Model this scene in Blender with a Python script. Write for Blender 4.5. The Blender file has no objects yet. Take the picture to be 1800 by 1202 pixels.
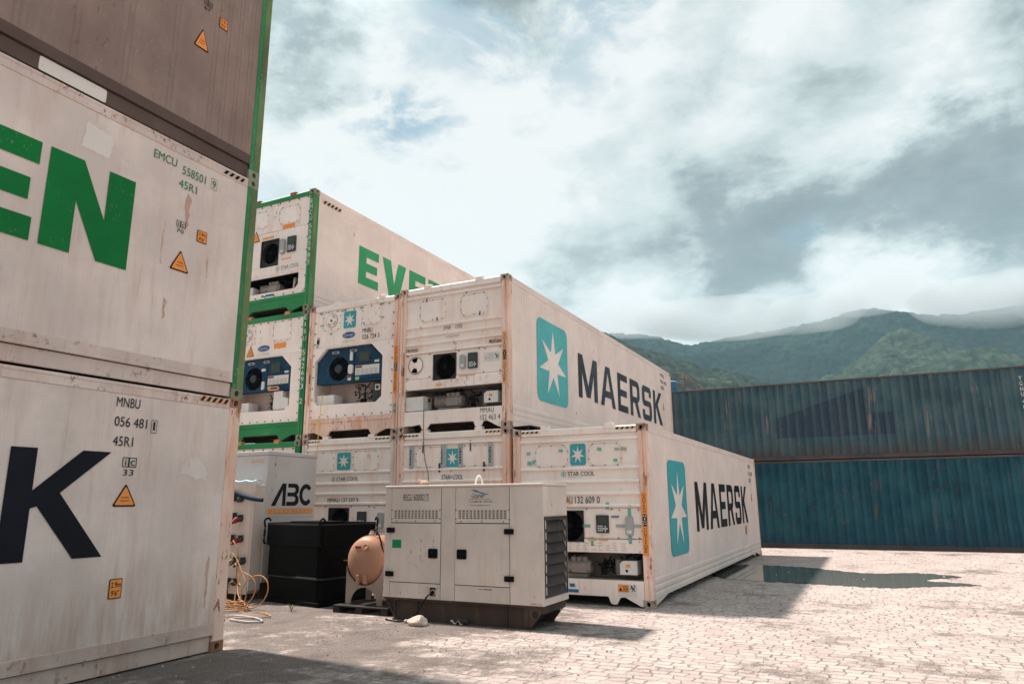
import bpy, bmesh, math, random
import numpy as np
from mathutils import Vector, Matrix
from mathutils.geometry import tessellate_polygon

S = bpy.context.scene
COL = S.collection
RND = random.Random(7)
rad = math.radians

# ------------------------------------------------------------------ camera
CAM_POS = Vector((3.2396, -11.4758, 1.5897))
YAW, PITCH, ROLL = rad(26.4575), rad(12.7153), rad(-0.4091)
_f = Vector((-math.sin(YAW) * math.cos(PITCH), math.cos(YAW) * math.cos(PITCH), math.sin(PITCH)))
_r = Vector((math.cos(YAW), math.sin(YAW), 0))
_u = _r.cross(_f)
_r2 = _r * math.cos(ROLL) + _u * math.sin(ROLL)
_u2 = -_r * math.sin(ROLL) + _u * math.cos(ROLL)
cam_data = bpy.data.cameras.new('camera')
cam_data.sensor_width = 36.0
cam_data.lens = 24.84
cam_data.clip_start = 0.05
cam_data.clip_end = 6000
cam = bpy.data.objects.new('camera', cam_data)
m = Matrix.Identity(4)
for i in range(3):
    m[i][0], m[i][1], m[i][2], m[i][3] = _r2[i], _u2[i], -_f[i], CAM_POS[i]
cam.matrix_world = m
COL.objects.link(cam)
S.camera = cam

def sky_dir(px, py):
    """direction on the sky for a spot measured in the 1800 px wide photograph"""
    d = _f + _r2 * ((px - 900) / 1242.0) - _u2 * ((py - 601) / 1242.0)
    return d.normalized()

# ------------------------------------------------------------------ colour management, light
S.view_settings.view_transform = 'Standard'
S.view_settings.look = 'None'
S.view_settings.exposure = 1.02
S.view_settings.gamma = 1.0
S.cycles.volume_bounces = 2
S.cycles.max_bounces = 8
S.cycles.diffuse_bounces = 4

SUN_ELEV = math.atan2(1.48, math.hypot(1, .085))
sd = bpy.data.lights.new('sun', 'SUN')
sd.energy = 4.9
sd.angle = rad(3.2)
sd.color = (1.0, 0.905, 0.83)
sun = bpy.data.objects.new('sun', sd)
sun.rotation_euler = Vector((1, -.085, -1.48)).to_track_quat('-Z', 'Y').to_euler()
sun.location = (-20, 3, 40)
COL.objects.link(sun)

def make_world():
    w = bpy.data.worlds.new('World')
    S.world = w
    w.use_nodes = True
    nt = w.node_tree
    nt.nodes.clear()
    N = nt.nodes.new
    L = nt.links.new
    out = N('ShaderNodeOutputWorld')
    bg = N('ShaderNodeBackground')
    bg.inputs['Strength'].default_value = 0.094
    L(bg.outputs[0], out.inputs[0])
    sky = N('ShaderNodeTexSky')
    sky.sky_type = 'NISHITA'
    sky.sun_disc = False
    sky.sun_elevation = SUN_ELEV
    sky.sun_rotation = rad(-83)
    sky.air_density = 1.0
    sky.dust_density = 1.5
    tc = N('ShaderNodeTexCoord')
    nrm = N('ShaderNodeVectorMath'); nrm.operation = 'NORMALIZE'
    L(tc.outputs['Generated'], nrm.inputs[0])
    # squash so that the cloud deck is drawn out towards the horizon
    mp = N('ShaderNodeMapping')
    mp.inputs['Scale'].default_value = (1, 1, 1.75)
    L(nrm.outputs[0], mp.inputs['Vector'])
    def noise(scale, detail, rough, dist, off):
        mo = N('ShaderNodeVectorMath'); mo.operation = 'ADD'
        mo.inputs[1].default_value = off
        L(mp.outputs[0], mo.inputs[0])
        n = N('ShaderNodeTexNoise')
        n.inputs['Scale'].default_value = scale
        n.inputs['Detail'].default_value = detail
        n.inputs['Roughness'].default_value = rough
        n.inputs['Distortion'].default_value = dist
        L(mo.outputs[0], n.inputs['Vector'])
        return n
    warp = noise(5.0, 7, .62, 0, (3.1, 7.7, 1.3))
    ws = N('ShaderNodeVectorMath'); ws.operation = 'SUBTRACT'; ws.inputs[1].default_value = (.5, .5, .5)
    L(warp.outputs['Color'], ws.inputs[0])
    wm = N('ShaderNodeVectorMath'); wm.operation = 'SCALE'; wm.inputs['Scale'].default_value = .30
    L(ws.outputs[0], wm.inputs[0])
    wd = N('ShaderNodeVectorMath'); wd.operation = 'ADD'
    L(nrm.outputs[0], wd.inputs[0]); L(wm.outputs[0], wd.inputs[1])
    wn = N('ShaderNodeVectorMath'); wn.operation = 'NORMALIZE'
    L(wd.outputs[0], wn.inputs[0])
    def math_(op, a, b, clamp=False):
        n = N('ShaderNodeMath'); n.operation = op; n.use_clamp = clamp
        for k, v in enumerate((a, b)):
            if isinstance(v, (int, float)): n.inputs[k].default_value = v
            elif v is not None: L(v, n.inputs[k])
        return n.outputs[0]
    def blob(px, py, ang, soft=.15):
        d = N('ShaderNodeVectorMath'); d.operation = 'DOT_PRODUCT'
        d.inputs[1].default_value = sky_dir(px, py)
        L(wn.outputs[0], d.inputs[0])
        mr = N('ShaderNodeMapRange'); mr.interpolation_type = 'SMOOTHSTEP'
        mr.inputs['From Min'].default_value = math.cos(rad(ang))
        mr.inputs['From Max'].default_value = math.cos(rad(ang * soft))
        L(d.outputs['Value'], mr.inputs['Value'])
        return mr.outputs[0]
    big = noise(1.7, 4, .5, .3, (0, 0, 0))
    mid = noise(4.2, 9, .58, .25, (5, 2, 9))
    fine = noise(11, 8, .6, .2, (1, 4, 2))
    val = math_('ADD', .415, math_('MULTIPLY', math_('SUBTRACT', big.outputs[0], .5), .5))
    val = math_('ADD', val, math_('MULTIPLY', math_('SUBTRACT', mid.outputs[0], .5), 1.15))
    val = math_('ADD', val, math_('MULTIPLY', math_('SUBTRACT', fine.outputs[0], .5), .60))
    for (px, py, a, s) in ((620, 190, 15, .34), (930, 300, 16, .34), (1060, 130, 9, .2), (560, 330, 9, .3), (1570, 480, 6.5, .28), (1720, 520, 6, .26),
                           (1450, 555, 8, .30), (1200, 575, 9, .28), (800, 420, 10, .26), (1130, 560, 6, .1), (1250, 60, 8, .12), (1480, 60, 9, .08), (1250, 300, 8, .1),
                           (1440, 410, 9, -.22), (1640, 350, 8, -.24), (1560, 345, 6, -.12), (1780, 40, 8, .16), (1500, 130, 13, .24), (1720, 170, 9, .16), (1790, 330, 6, -.12), (1330, 465, 7, -.22), (1760, 270, 5, -.06), (960, 460, 6, -.16), (520, 40, 7, -.22),
                           (1200, 500, 6, -.2), (1790, 420, 7, -.16), (1150, 380, 6, -.06), (1690, 60, 12, -.05)):
        val = math_('ADD', val, math_('MULTIPLY', blob(px, py, a), s))
    crisp = noise(6.5, 13, .60, .35, (2, 9, 4))
    cf = N('ShaderNodeMapRange'); cf.interpolation_type = 'SMOOTHSTEP'
    cf.inputs['From Min'].default_value = .47; cf.inputs['From Max'].default_value = .60
    L(math_('ADD', crisp.outputs[0], math_('MULTIPLY', math_('SUBTRACT', val, .5), .16)), cf.inputs['Value'])
    val = math_('ADD', val, math_('MULTIPLY', math_('SUBTRACT', cf.outputs[0], .42), .11))
    ramp = N('ShaderNodeValToRGB')
    cr = ramp.color_ramp
    cr.elements[0].position = .05; cr.elements[0].color = (1.22, 1.45, 1.53, 1)
    cr.elements[1].position = .97; cr.elements[1].color = (4.7, 4.78, 4.74, 1)
    e = cr.elements.new(.36); e.color = (1.65, 1.93, 2.01, 1)
    e = cr.elements.new(.66); e.color = (3.35, 3.72, 3.75, 1)
    L(val, ramp.inputs[0])
    gap = None
    for (px, py, a, s) in ((690, 232, 5.5, 1.0), (850, 40, 6.5, .7), (1050, 15, 5, .7), (950, 90, 5, .6), (1400, 420, 2.5, .4), (500, 330, 3, .35)):
        b = math_('MULTIPLY', blob(px, py, a, .05), s)
        gap = b if gap is None else math_('MAXIMUM', gap, b)
    gn = N('ShaderNodeMapRange'); gn.interpolation_type = 'SMOOTHSTEP'
    gn.inputs['From Min'].default_value = .40; gn.inputs['From Max'].default_value = .56
    L(noise(7, 8, .62, .4, (8, 8, 1)).outputs[0], gn.inputs['Value'])
    gapf = math_('MULTIPLY', math_('MULTIPLY', gap, gn.outputs[0]), .85, True)
    # blue showing between the clouds, thin veil left over it
    veil = N('ShaderNodeMix'); veil.data_type = 'RGBA'
    veil.inputs[0].default_value = .75
    L(sky.outputs[0], veil.inputs[6])
    veil.inputs[7].default_value = (1.15, 2.0, 2.3, 1)
    mix = N('ShaderNodeMix'); mix.data_type = 'RGBA'
    L(gapf, mix.inputs[0])
    L(ramp.outputs[0], mix.inputs[6])
    L(veil.outputs[2], mix.inputs[7])
    # sky brightness added overhead, round the sun and behind the viewer to lift shade
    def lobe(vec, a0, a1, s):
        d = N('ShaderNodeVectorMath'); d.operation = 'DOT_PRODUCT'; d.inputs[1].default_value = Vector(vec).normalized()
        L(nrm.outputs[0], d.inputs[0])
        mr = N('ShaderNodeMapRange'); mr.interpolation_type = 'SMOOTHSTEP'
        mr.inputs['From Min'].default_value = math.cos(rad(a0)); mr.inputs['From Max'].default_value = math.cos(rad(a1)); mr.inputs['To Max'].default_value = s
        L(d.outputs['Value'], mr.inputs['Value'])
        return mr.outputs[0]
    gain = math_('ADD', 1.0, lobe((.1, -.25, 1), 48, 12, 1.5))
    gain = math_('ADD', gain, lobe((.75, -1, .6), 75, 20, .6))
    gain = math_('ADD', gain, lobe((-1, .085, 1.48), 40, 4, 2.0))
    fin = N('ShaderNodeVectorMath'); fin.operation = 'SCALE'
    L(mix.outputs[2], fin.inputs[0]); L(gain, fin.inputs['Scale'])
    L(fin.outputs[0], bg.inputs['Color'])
make_world()

# ------------------------------------------------------------------ materials
def nodes_of(name):
    mt = bpy.data.materials.new(name)
    mt.use_nodes = True
    nt = mt.node_tree
    nt.nodes['Principled BSDF'].inputs['Specular IOR Level'].default_value = .16
    return mt, nt, nt.nodes.new, nt.links.new, nt.nodes['Principled BSDF']

def flat(name, col, rough=.5, metal=0.0, spec=None):
    mt, nt, N, L, b = nodes_of(name)
    tc = N('ShaderNodeTexCoord')
    n = N('ShaderNodeTexNoise'); n.inputs['Scale'].default_value = 14; n.inputs['Detail'].default_value = 6
    L(tc.outputs['Object'], n.inputs['Vector'])
    r = N('ShaderNodeValToRGB')
    r.color_ramp.elements[0].position = .3; r.color_ramp.elements[1].position = .75
    r.color_ramp.elements[0].color = tuple(c * .92 for c in col) + (1,)
    r.color_ramp.elements[1].color = tuple(min(1, c * 1.04) for c in col) + (1,)
    L(n.outputs[0], r.inputs[0]); L(r.outputs[0], b.inputs['Base Color'])
    b.inputs['Roughness'].default_value = rough
    b.inputs['Metallic'].default_value = metal
    return mt

def paint(name, col, rough=.5, var=.12, streak=.35, streakcol=(.30, .23, .19), rust=.1, rustcol=(.22, .085, .04), rscale=2.2,
          rstretch=.35, stain=0.0, staincol=(.55, .33, .24), chip=0.0, chipcol=(.6, .58, .55), bump=.15, splash=0.0, splashcol=(.30, .19, .15)):
    """painted sheet metal: soft fading, vertical run-off streaks, rust spots and chips, all in the object's own space"""
    mt, nt, N, L, b = nodes_of(name)
    tc = N('ShaderNodeTexCoord'); oi = N('ShaderNodeObjectInfo')
    off = N('ShaderNodeVectorMath'); off.operation = 'SCALE'; off.inputs[0].default_value = (37, 53, 11)
    L(oi.outputs['Random'], off.inputs['Scale'])
    add = N('ShaderNodeVectorMath'); add.operation = 'ADD'
    L(tc.outputs['Object'], add.inputs[0]); L(off.outputs[0], add.inputs[1])
    P = add.outputs[0]
    def noise(scale, detail=6, rough=.6, stretch=None, shift=(0, 0, 0)):
        mp = N('ShaderNodeMapping')
        mp.inputs['Scale'].default_value = stretch or (1, 1, 1)
        mp.inputs['Location'].default_value = shift
        L(P, mp.inputs['Vector'])
        n = N('ShaderNodeTexNoise')
        n.inputs['Scale'].default_value = scale; n.inputs['Detail'].default_value = detail; n.inputs['Roughness'].default_value = rough
        L(mp.outputs[0], n.inputs['Vector'])
        return n.outputs[0]
    def step(v, a, c, mul=1.0):
        r = N('ShaderNodeMapRange'); r.interpolation_type = 'SMOOTHSTEP'
        r.inputs['From Min'].default_value = a; r.inputs['From Max'].default_value = c; r.inputs['To Max'].default_value = mul
        L(v, r.inputs['Value']); return r.outputs[0]
    def mix(f, a, c):
        x = N('ShaderNodeMix'); x.data_type = 'RGBA'
        L(f, x.inputs[0])
        for k, v in ((6, a), (7, c)):
            if isinstance(v, tuple): x.inputs[k].default_value = v + (1,)
            else: L(v, x.inputs[k])
        return x.outputs[2]
    def mul(a, c):
        x = N('ShaderNodeMath'); x.operation = 'MULTIPLY'; L(a, x.inputs[0])
        if isinstance(c, (int, float)): x.inputs[1].default_value = c
        else: L(c, x.inputs[1])
        return x.outputs[0]
    c = mix(step(noise(1.1, 5), .35, .68), tuple(v * (1 - var) for v in col), tuple(min(1, v * (1 + var * .35)) for v in col))
    c = mix(step(noise(26, 4, .7), .5, .8, .14), c, tuple(v * .7 for v in col))
    if streak: 
        sk = mul(step(noise(9, 5, .65, (1, 1, .07)), .52, .78), step(noise(1.3, 4, .6, None, (9, 3, 5)), .38, .7, streak))
        c = mix(sk, c, streakcol)
    if stain:
        st = mul(step(noise(2.6, 5, .6, (1, 1, .22), (4, 4, 4)), .42, .72), step(noise(14, 5, .6, (1, 1, .1), (2, 7, 4)), .3, .7, stain))
        c = mix(st, c, staincol)
    if chip:
        c = mix(mul(step(noise(34, 6, .7, (1, 1, .45), (6, 1, 2)), .6, .64), step(noise(2.1, 4, .6, None, (1, 8, 2)), .4, .6, chip)), c, chipcol)
    if splash:
        sz = N('ShaderNodeSeparateXYZ'); L(tc.outputs['Object'], sz.inputs[0])
        sm_ = N('ShaderNodeMath'); sm_.operation = 'MULTIPLY_ADD'; sm_.inputs[1].default_value = 1.1; L(noise(1.6, 6, .65, (1, 1, .5), (5, 9, 1)), sm_.inputs[0]); L(sz.outputs[2], sm_.inputs[2])
        c = mix(mul(step(sm_.outputs[0], 1.75, .75), step(noise(11, 5, .65, (1, 1, .16), (3, 9, 4)), .25, .7, splash)), c, splashcol)
    if rust:
        rf = mul(step(noise(rscale * 5, 8, .72, (1, 1, rstretch), (3, 3, 8)), .60 - rust * .12, .68 - rust * .1), step(noise(rscale * .45, 3, .6, None, (7, 5, 1)), .52 - rust * .25, .66 - rust * .15))
        c = mix(rf, c, rustcol)
    L(c, b.inputs['Base Color'])
    rr = N('ShaderNodeMapRange'); rr.inputs['To Min'].default_value = rough - .12; rr.inputs['To Max'].default_value = min(1, rough + .18)
    L(noise(3.3, 5), rr.inputs['Value']); L(rr.outputs[0], b.inputs['Roughness'])
    if bump:
        bp = N('ShaderNodeBump'); bp.inputs['Strength'].default_value = bump; bp.inputs['Distance'].default_value = .02
        L(noise(2.3, 3, .5, (1, 1, .6), (8, 2, 6)), bp.inputs['Height']); L(bp.outputs[0], b.inputs['Normal'])
    return mt

M = {}
WHITE = (.78, .635, .575)
M['white'] = paint('white_panel', WHITE, .45, .10, .30, (.42, .33, .28), .05)
M['white_old'] = paint('weathered_white_panel', (.72, .595, .54), .55, .14, .9, (.46, .33, .28), 0, stain=.6, staincol=(.56, .39, .33), bump=.5)
M['rail_old'] = paint('rust_speckled_white_rail', (.68, .545, .49), .55, .16, .9, (.40, .26, .20), .42, (.17, .07, .045), 3.2, .8, stain=.8, staincol=(.52, .33, .26))
M['green_worn'] = paint('scraped_olive_green_steel', (.14, .20, .085), .65, .35, .9, (.30, .27, .17), .5, (.22, .13, .08), 4, .12, chip=1.0, chipcol=(.40, .38, .28))
M['stand'] = paint('dirty_cradle_plate', (.30, .235, .20), .7, .2, .6, (.16, .11, .09), .2)
M['white_grimy'] = paint('grimy_weathered_white_panel', (.72, .595, .54), .55, .14, .9, (.46, .33, .28), 0, stain=.6, staincol=(.56, .39, .33), bump=.5, splash=.85, splashcol=(.47, .315, .25))
M['rail_grimy'] = paint('grimy_rust_stained_rail', (.60, .45, .39), .6, .2, .9, (.34, .20, .155), .4, (.16, .07, .045), 3.2, .6, stain=.9, staincol=(.42, .25, .19))
M['white_front'] = paint('white_front_panel', (.87, .76, .70), .45, .08, .25, (.50, .36, .29), .12, stain=.6, staincol=(.74, .42, .28))
M['post'] = paint('rust_stained_white_steel', (.80, .57, .475), .55, .12, .7, (.42, .19, .11), .5, (.24, .10, .055), 3, .3, stain=1.0, staincol=(.66, .29, .15))
M['post_light'] = paint('stained_white_steel', (.76, .64, .57), .55, .10, .35, (.42, .28, .21), .22, (.26, .12, .07), 3, .3, stain=.8, staincol=(.58, .33, .22))
M['casting'] = paint('rusted_corner_steel', (.50, .38, .31), .7, .25, .5, (.25, .12, .08), .9, (.17, .075, .045), 3, .8, stain=.9, staincol=(.33, .15, .09))
M['casting_green'] = paint('worn_green_corner_steel', (.26, .28, .19), .7, .25, .5, (.25, .16, .10), .7, (.19, .11, .07), 3, .8)
M['green'] = paint('green_frame_paint', (.035, .24, .085), .5, .2, .35, (.10, .15, .06), .18, (.20, .11, .06), 3, .3, chip=.5, chipcol=(.32, .36, .25))
M['green_old'] = paint('weathered_green_paint', (.045, .21, .085), .6, .25, .6, (.20, .20, .10), .28, (.24, .15, .08), 3, .25, chip=.9, chipcol=(.42, .42, .32))
M['brown'] = paint('grey_brown_panel', (.275, .19, .16), .5, .20, .45, (.12, .085, .07), .10, (.12, .06, .04), 2, .4, stain=.4, staincol=(.32, .27, .24), chip=.35, chipcol=(.42, .34, .3))
M['brown_dark'] = paint('dark_brown_rail', (.115, .076, .064), .55, .16, .4, (.08, .05, .04), .2, (.11, .05, .03))
M['primer'] = paint('off_white_touch_up', (.74, .66, .61), .6, .06, .1, rust=.08)
M['genset'] = paint('beige_grey_enclosure', (.61, .52, .465), .5, .12, .45, (.40, .30, .24), .12, (.24, .12, .07), 3, .4, stain=.5, staincol=(.47, .36, .29), bump=.4)
M['genset_grey'] = paint('light_grey_enclosure', (.56, .515, .495), .5, .10, .3, (.34, .28, .25), .05)
M['skid'] = paint('dusty_dark_steel', (.082, .056, .045), .75, .3, .5, (.16, .12, .09), .4, (.12, .06, .035))
M['blackplastic'] = paint('scuffed_black_steel', (.0025, .0025, .003), .45, .4, .5, (.010, .009, .009), 0, chip=.2, chipcol=(.04, .036, .033))
M['tank'] = paint('faded_orange_plastic', (.33, .175, .115), .45, .10, .3, (.42, .19, .10), 0, bump=.05)
M['black'] = flat('black_rubber', (.008, .008, .009), .5)
M['dark'] = flat('dark_grille_metal', (.009, .0095, .011), .45)
M['hole'] = flat('dark_interior', (.006, .0055, .005), .9)
M['charcoal'] = flat('charcoal_plastic', (.05, .052, .055), .45)
M['greyplastic'] = flat('grey_plastic', (.36, .355, .35), .45)
M['greymetal'] = paint('dusty_cast_grey', (.33, .285, .255), .55, .25, .5, (.16, .12, .10), .25)
M['louvre'] = paint('smoked_grey_louvre', (.046, .039, .037), .5, .4, .5, (.2, .14, .11), .15, (.22, .10, .06), 2, .9)
M['bluesteel'] = paint('navy_blue_unit_paint', (.010, .052, .098), .45, .25, .4, (.03, .07, .10), .12, (.12, .10, .09), chip=.4, chipcol=(.3, .36, .38))
M['whitebox'] = flat('white_box_paint', (.68, .64, .61), .5)
M['screen'] = flat('lcd_glass', (.06, .075, .06), .15)
M['key'] = flat('keypad_white', (.6, .62, .62), .5)
M['bolt'] = flat('dark_bolt_head', (.11, .09, .08), .6)
M['copper'] = flat('brown_pipe', (.23, .12, .085), .5)
M['tape'] = flat('green_tape', (.16, .42, .33), .6)
M['greytape'] = flat('grey_sticker_residue', (.38, .38, .37), .7)
M['orange'] = flat('orange_sticker', (.83, .29, .07), .5)
M['paleorange'] = flat('faded_orange_sticker', (.74, .38, .2), .6)
M['ink'] = paint('faded_black_lettering', (.012, .012, .016), .5, .3, .4, (.03, .027, .027), 0, chip=.3, chipcol=(.12, .11, .1), bump=0)
M['navy'] = paint('faded_navy_lettering', (.045, .055, .068), .5, .3, .5, (.10, .11, .12), 0, chip=.75, chipcol=(.22, .22, .22), bump=0)
M['deepnavy'] = paint('dark_navy_lettering', (.007, .008, .015), .55, .3, .35, (.016, .016, .022), 0, bump=0)
M['teal'] = paint('teal_emblem', (.055, .34, .37), .5, .12, .35, (.12, .40, .42), 0, bump=0)
M['paleteal'] = paint('sun_faded_teal_emblem', (.10, .42, .42), .5, .14, .4, (.2, .46, .45), 0, bump=0)
M['emblemwhite'] = paint('emblem_white', (.78, .68, .62), .5, .08, .2, (.5, .42, .38), 0, bump=0)
M['signgreen'] = paint('green_lettering', (.004, .165, .035), .5, .15, .35, (.02, .13, .04), 0, chip=.28, chipcol=(.45, .42, .36), bump=0)
M['signgreen2'] = paint('light_green_lettering', (.05, .31, .125), .5, .12, .25, (.08, .3, .13), 0, bump=0)
M['smallgreen'] = flat('small_green_lettering', (.02, .19, .09), .5)
M['white_ink'] = flat('white_lettering', (.72, .72, .68), .5)
M['badgeblue'] = flat('badge_blue', (.02, .07, .22), .4)
M['labelblue'] = flat('label_blue', (.02, .16, .30), .5)
M['eco'] = flat('eco_badge_green', (.28, .46, .24), .6)
M['red'] = flat('red_plug', (.24, .025, .022), .5)
M['amber'] = paint('orange_cable_sheath', (.38, .185, .065), .5, .12, .3, (.45, .2, .08), 0, bump=0)
M['greencloth'] = flat('label_green', (.008, .21, .075), .5)
M['bluerag'] = flat('blue_strap_fabric', (.012, .030, .055), .8)
M['palerag'] = flat('pale_blue_film', (.35, .55, .68), .4)
M['stone'] = paint('pale_stone', (.44, .35, .30), .9, .25, .3, rust=0, bump=.6)
M['wood'] = paint('weathered_wood', (.045, .036, .031), .85, .3, .5, (.08, .06, .05), 0)
M['fanframe'] = flat('dusty_fan_shroud', (.045, .043, .043), .6)
M['scuff'] = paint('worn_steel_edge', (.06, .058, .058), .5, .5, .5, (.02, .02, .02), .1)
M['worn'] = paint('scraped_white_patch', (.76, .65, .595), .5, .12, .8, (.55, .43, .37), .15)
M['rustrun'] = paint('pale_rust_run', (.58, .37, .29), .6, .25, .8, (.70, .56, .50), 0, chip=.9, chipcol=(.70, .58, .52))
M['palestripe'] = flat('worn_pale_stripe', (.62, .47, .30), .6)
M['yellowblack'] = flat('hazard_yellow', (.70, .46, .08), .5)
M['leaf'] = flat('weed_leaf', (.13, .17, .04), .6)
M['rail_rust'] = paint('rusty_railing', (.20, .12, .09), .8, .3, .3, rust=1.0, rustcol=(.15, .05, .03), rscale=6, rstretch=1)
M['redlug'] = paint('worn_red_lug', (.38, .10, .07), .6, .3, .4, rust=.5)
M['orangelug'] = paint('faded_orange_lug', (.60, .27, .13), .6, .2, .4, rust=.4)
M['tankblue'] = flat('blue_water_tank', (.02, .16, .30), .4)
M['paper'] = flat('white_label_paper', (.66, .62, .58), .6)

for k_ in ('black', 'hole', 'dark'): M[k_].node_tree.nodes['Principled BSDF'].inputs['Specular IOR Level'].default_value = .05
M['blackplastic'].node_tree.nodes['Principled BSDF'].inputs['Specular IOR Level'].default_value = .06
# ------------------------------------------------------------------ mesh helpers
def pmap(o, u, v):
    """map (s, t, depth) on a plane: o + u s + v t + n depth"""
    o, u, v = Vector(o), Vector(u), Vector(v)
    n = u.cross(v).normalized()
    return lambda s, t, d=0.0: o + u * s + v * t + n * d

class MB:
    def __init__(self): self.v = []; self.f = []; self.mi = []
    def add(self, vs, fs, mi=0):
        k = len(self.v)
        self.v += [tuple(p) for p in vs]
        for f in fs: self.f.append(tuple(i + k for i in f)); self.mi.append(mi)
        return self
    def box(self, x0, y0, z0, x1, y1, z1, mi=0):
        vs = [(x, y, z) for z in (z0, z1) for y in (y0, y1) for x in (x0, x1)]
        return self.add(vs, [(0, 2, 3, 1), (4, 5, 7, 6), (0, 1, 5, 4), (2, 6, 7, 3), (0, 4, 6, 2), (1, 3, 7, 5)], mi)
    def sheet(self, loops, mp, d=0.0, mi=0):
        """flat polygon (first loop outer, others holes) on a mapped plane"""
        pts = [p for l in loops for p in l]
        tris = tessellate_polygon([[Vector((p[0], p[1], 0)) for p in l] for l in loops])
        return self.add([mp(p[0], p[1], d) for p in pts], [tuple(t) for t in tris], mi)
    def slab(self, loops, mp, d0, d1, mi=0):
        """polygon with holes given a thickness from depth d0 to d1 (n direction)"""
        self.sheet(loops, mp, d1, mi)
        self.sheet(loops, mp, d0, mi)
        for l in loops:
            n = len(l)
            self.add([mp(p[0], p[1], d) for d in (d0, d1) for p in l], [(i, (i + 1) % n, n + (i + 1) % n, n + i) for i in range(n)], mi)
        return self
    def rect(self, mp, s0, t0, s1, t1, d, mi=0):
        return self.add([mp(s0, t0, d), mp(s1, t0, d), mp(s1, t1, d), mp(s0, t1, d)], [(0, 1, 2, 3)], mi)
    def tube(self, path, r, n=8, mi=0, cap=True):
        path = [Vector(p) for p in path]
        rings = []
        up = Vector((0, 0, 1))
        for i, p in enumerate(path):
            t = (path[min(i + 1, len(path) - 1)] - path[max(i - 1, 0)]).normalized()
            a = t.cross(up)
            if a.length < 1e-3: a = t.cross(Vector((0, 1, 0)))
            a.normalize(); b = t.cross(a).normalized()
            rr = r[i] if isinstance(r, (list, tuple)) else r
            rings.append([p + (a * math.cos(2 * math.pi * k / n) + b * math.sin(2 * math.pi * k / n)) * rr for k in range(n)])
        vs = [q for ring in rings for q in ring]
        fs = [(i * n + k, i * n + (k + 1) % n, (i + 1) * n + (k + 1) % n, (i + 1) * n + k) for i in range(len(path) - 1) for k in range(n)]
        if cap: fs += [tuple(range(n)), tuple(range((len(path) - 1) * n, len(path) * n))]
        return self.add(vs, fs, mi)
    def lathe(self, prof, c, axis, n=24, mi=0):
        """profile of (distance along axis, radius)"""
        axis = Vector(axis).normalized()
        a = axis.orthogonal().normalized(); b = axis.cross(a)
        c = Vector(c)
        vs = [c + axis * h + (a * math.cos(2 * math.pi * k / n) + b * math.sin(2 * math.pi * k / n)) * r for h, r in prof for k in range(n)]
        fs = [(i * n + k, i * n + (k + 1) % n, (i + 1) * n + (k + 1) % n, (i + 1) * n + k) for i in range(len(prof) - 1) for k in range(n)]
        fs += [tuple(range(n)), tuple(range((len(prof) - 1) * n, len(prof) * n))]
        return self.add(vs, fs, mi)
    def text(self, body, mp, s0, t0, w, h, d=0.0, mi=0, bold=0.0, shear=0.0):
        vs, fs = glyphs(body, bold, shear)
        return self.add([mp(s0 + x * w, t0 + y * h, d) for x, y in vs], fs, mi)
    def stacked(self, body, mp, s0, t_top, w, h, gap, d=0.0, mi=0, bold=0.0):
        """upright letters one below the other"""
        t = t_top
        for ch in body:
            if ch == ' ': t -= h * .6; continue
            k = .35 if ch in 'I1' else 1.0
            self.text(ch, mp, s0 + w * (1 - k) / 2, t - h, w * k, h, d, mi, bold)
            t -= h + gap
        return t
    def build(self, name, mats, parent=None, bevel=0.0, smooth=False):
        me = bpy.data.meshes.new(name)
        me.from_pydata(self.v, [], self.f)
        mats = mats if isinstance(mats, (list, tuple)) else [mats]
        for x in mats: me.materials.append(M[x] if isinstance(x, str) else x)
        me.polygons.foreach_set('material_index', self.mi)
        if smooth: me.polygons.foreach_set('use_smooth', [True] * len(self.f))
        me.update()
        bm = bmesh.new(); bm.from_mesh(me)
        bmesh.ops.recalc_face_normals(bm, faces=bm.faces)
        bm.to_mesh(me); bm.free()
        if smooth:
            me.set_sharp_from_angle(angle=rad(42))
        o = bpy.data.objects.new(name, me)
        COL.objects.link(o)
        if parent: o.parent = parent
        if bevel:
            b = o.modifiers.new('bevel', 'BEVEL'); b.width = bevel; b.segments = 2; b.limit_method = 'ANGLE'; b.angle_limit = rad(50)
        return o

_glyph = {}
def glyphs(body, bold, shear):
    key = (body, bold, shear)
    if key not in _glyph:
        cu = bpy.data.curves.new('t', 'FONT')
        cu.body = body; cu.offset = 0.0; cu.shear = shear; cu.resolution_u = 4; cu.fill_mode = 'FRONT'; cu.extrude = 0
        ob = bpy.data.objects.new('t', cu)
        COL.objects.link(ob)
        dg = bpy.context.evaluated_depsgraph_get(); dg.update()
        me = bpy.data.meshes.new_from_object(ob.evaluated_get(dg))
        vs = [(v.co.x, v.co.y) for v in me.vertices]; fs = [tuple(p.vertices) for p in me.polygons]
        bpy.data.objects.remove(ob); bpy.data.curves.remove(cu); bpy.data.meshes.remove(me)
        x0 = min(v[0] for v in vs); x1 = max(v[0] for v in vs); y0 = min(v[1] for v in vs); y1 = max(v[1] for v in vs)
        _glyph[key] = ([((x - x0) / (x1 - x0), (y - y0) / (y1 - y0)) for x, y in vs], fs)
    return _glyph[key]

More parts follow.
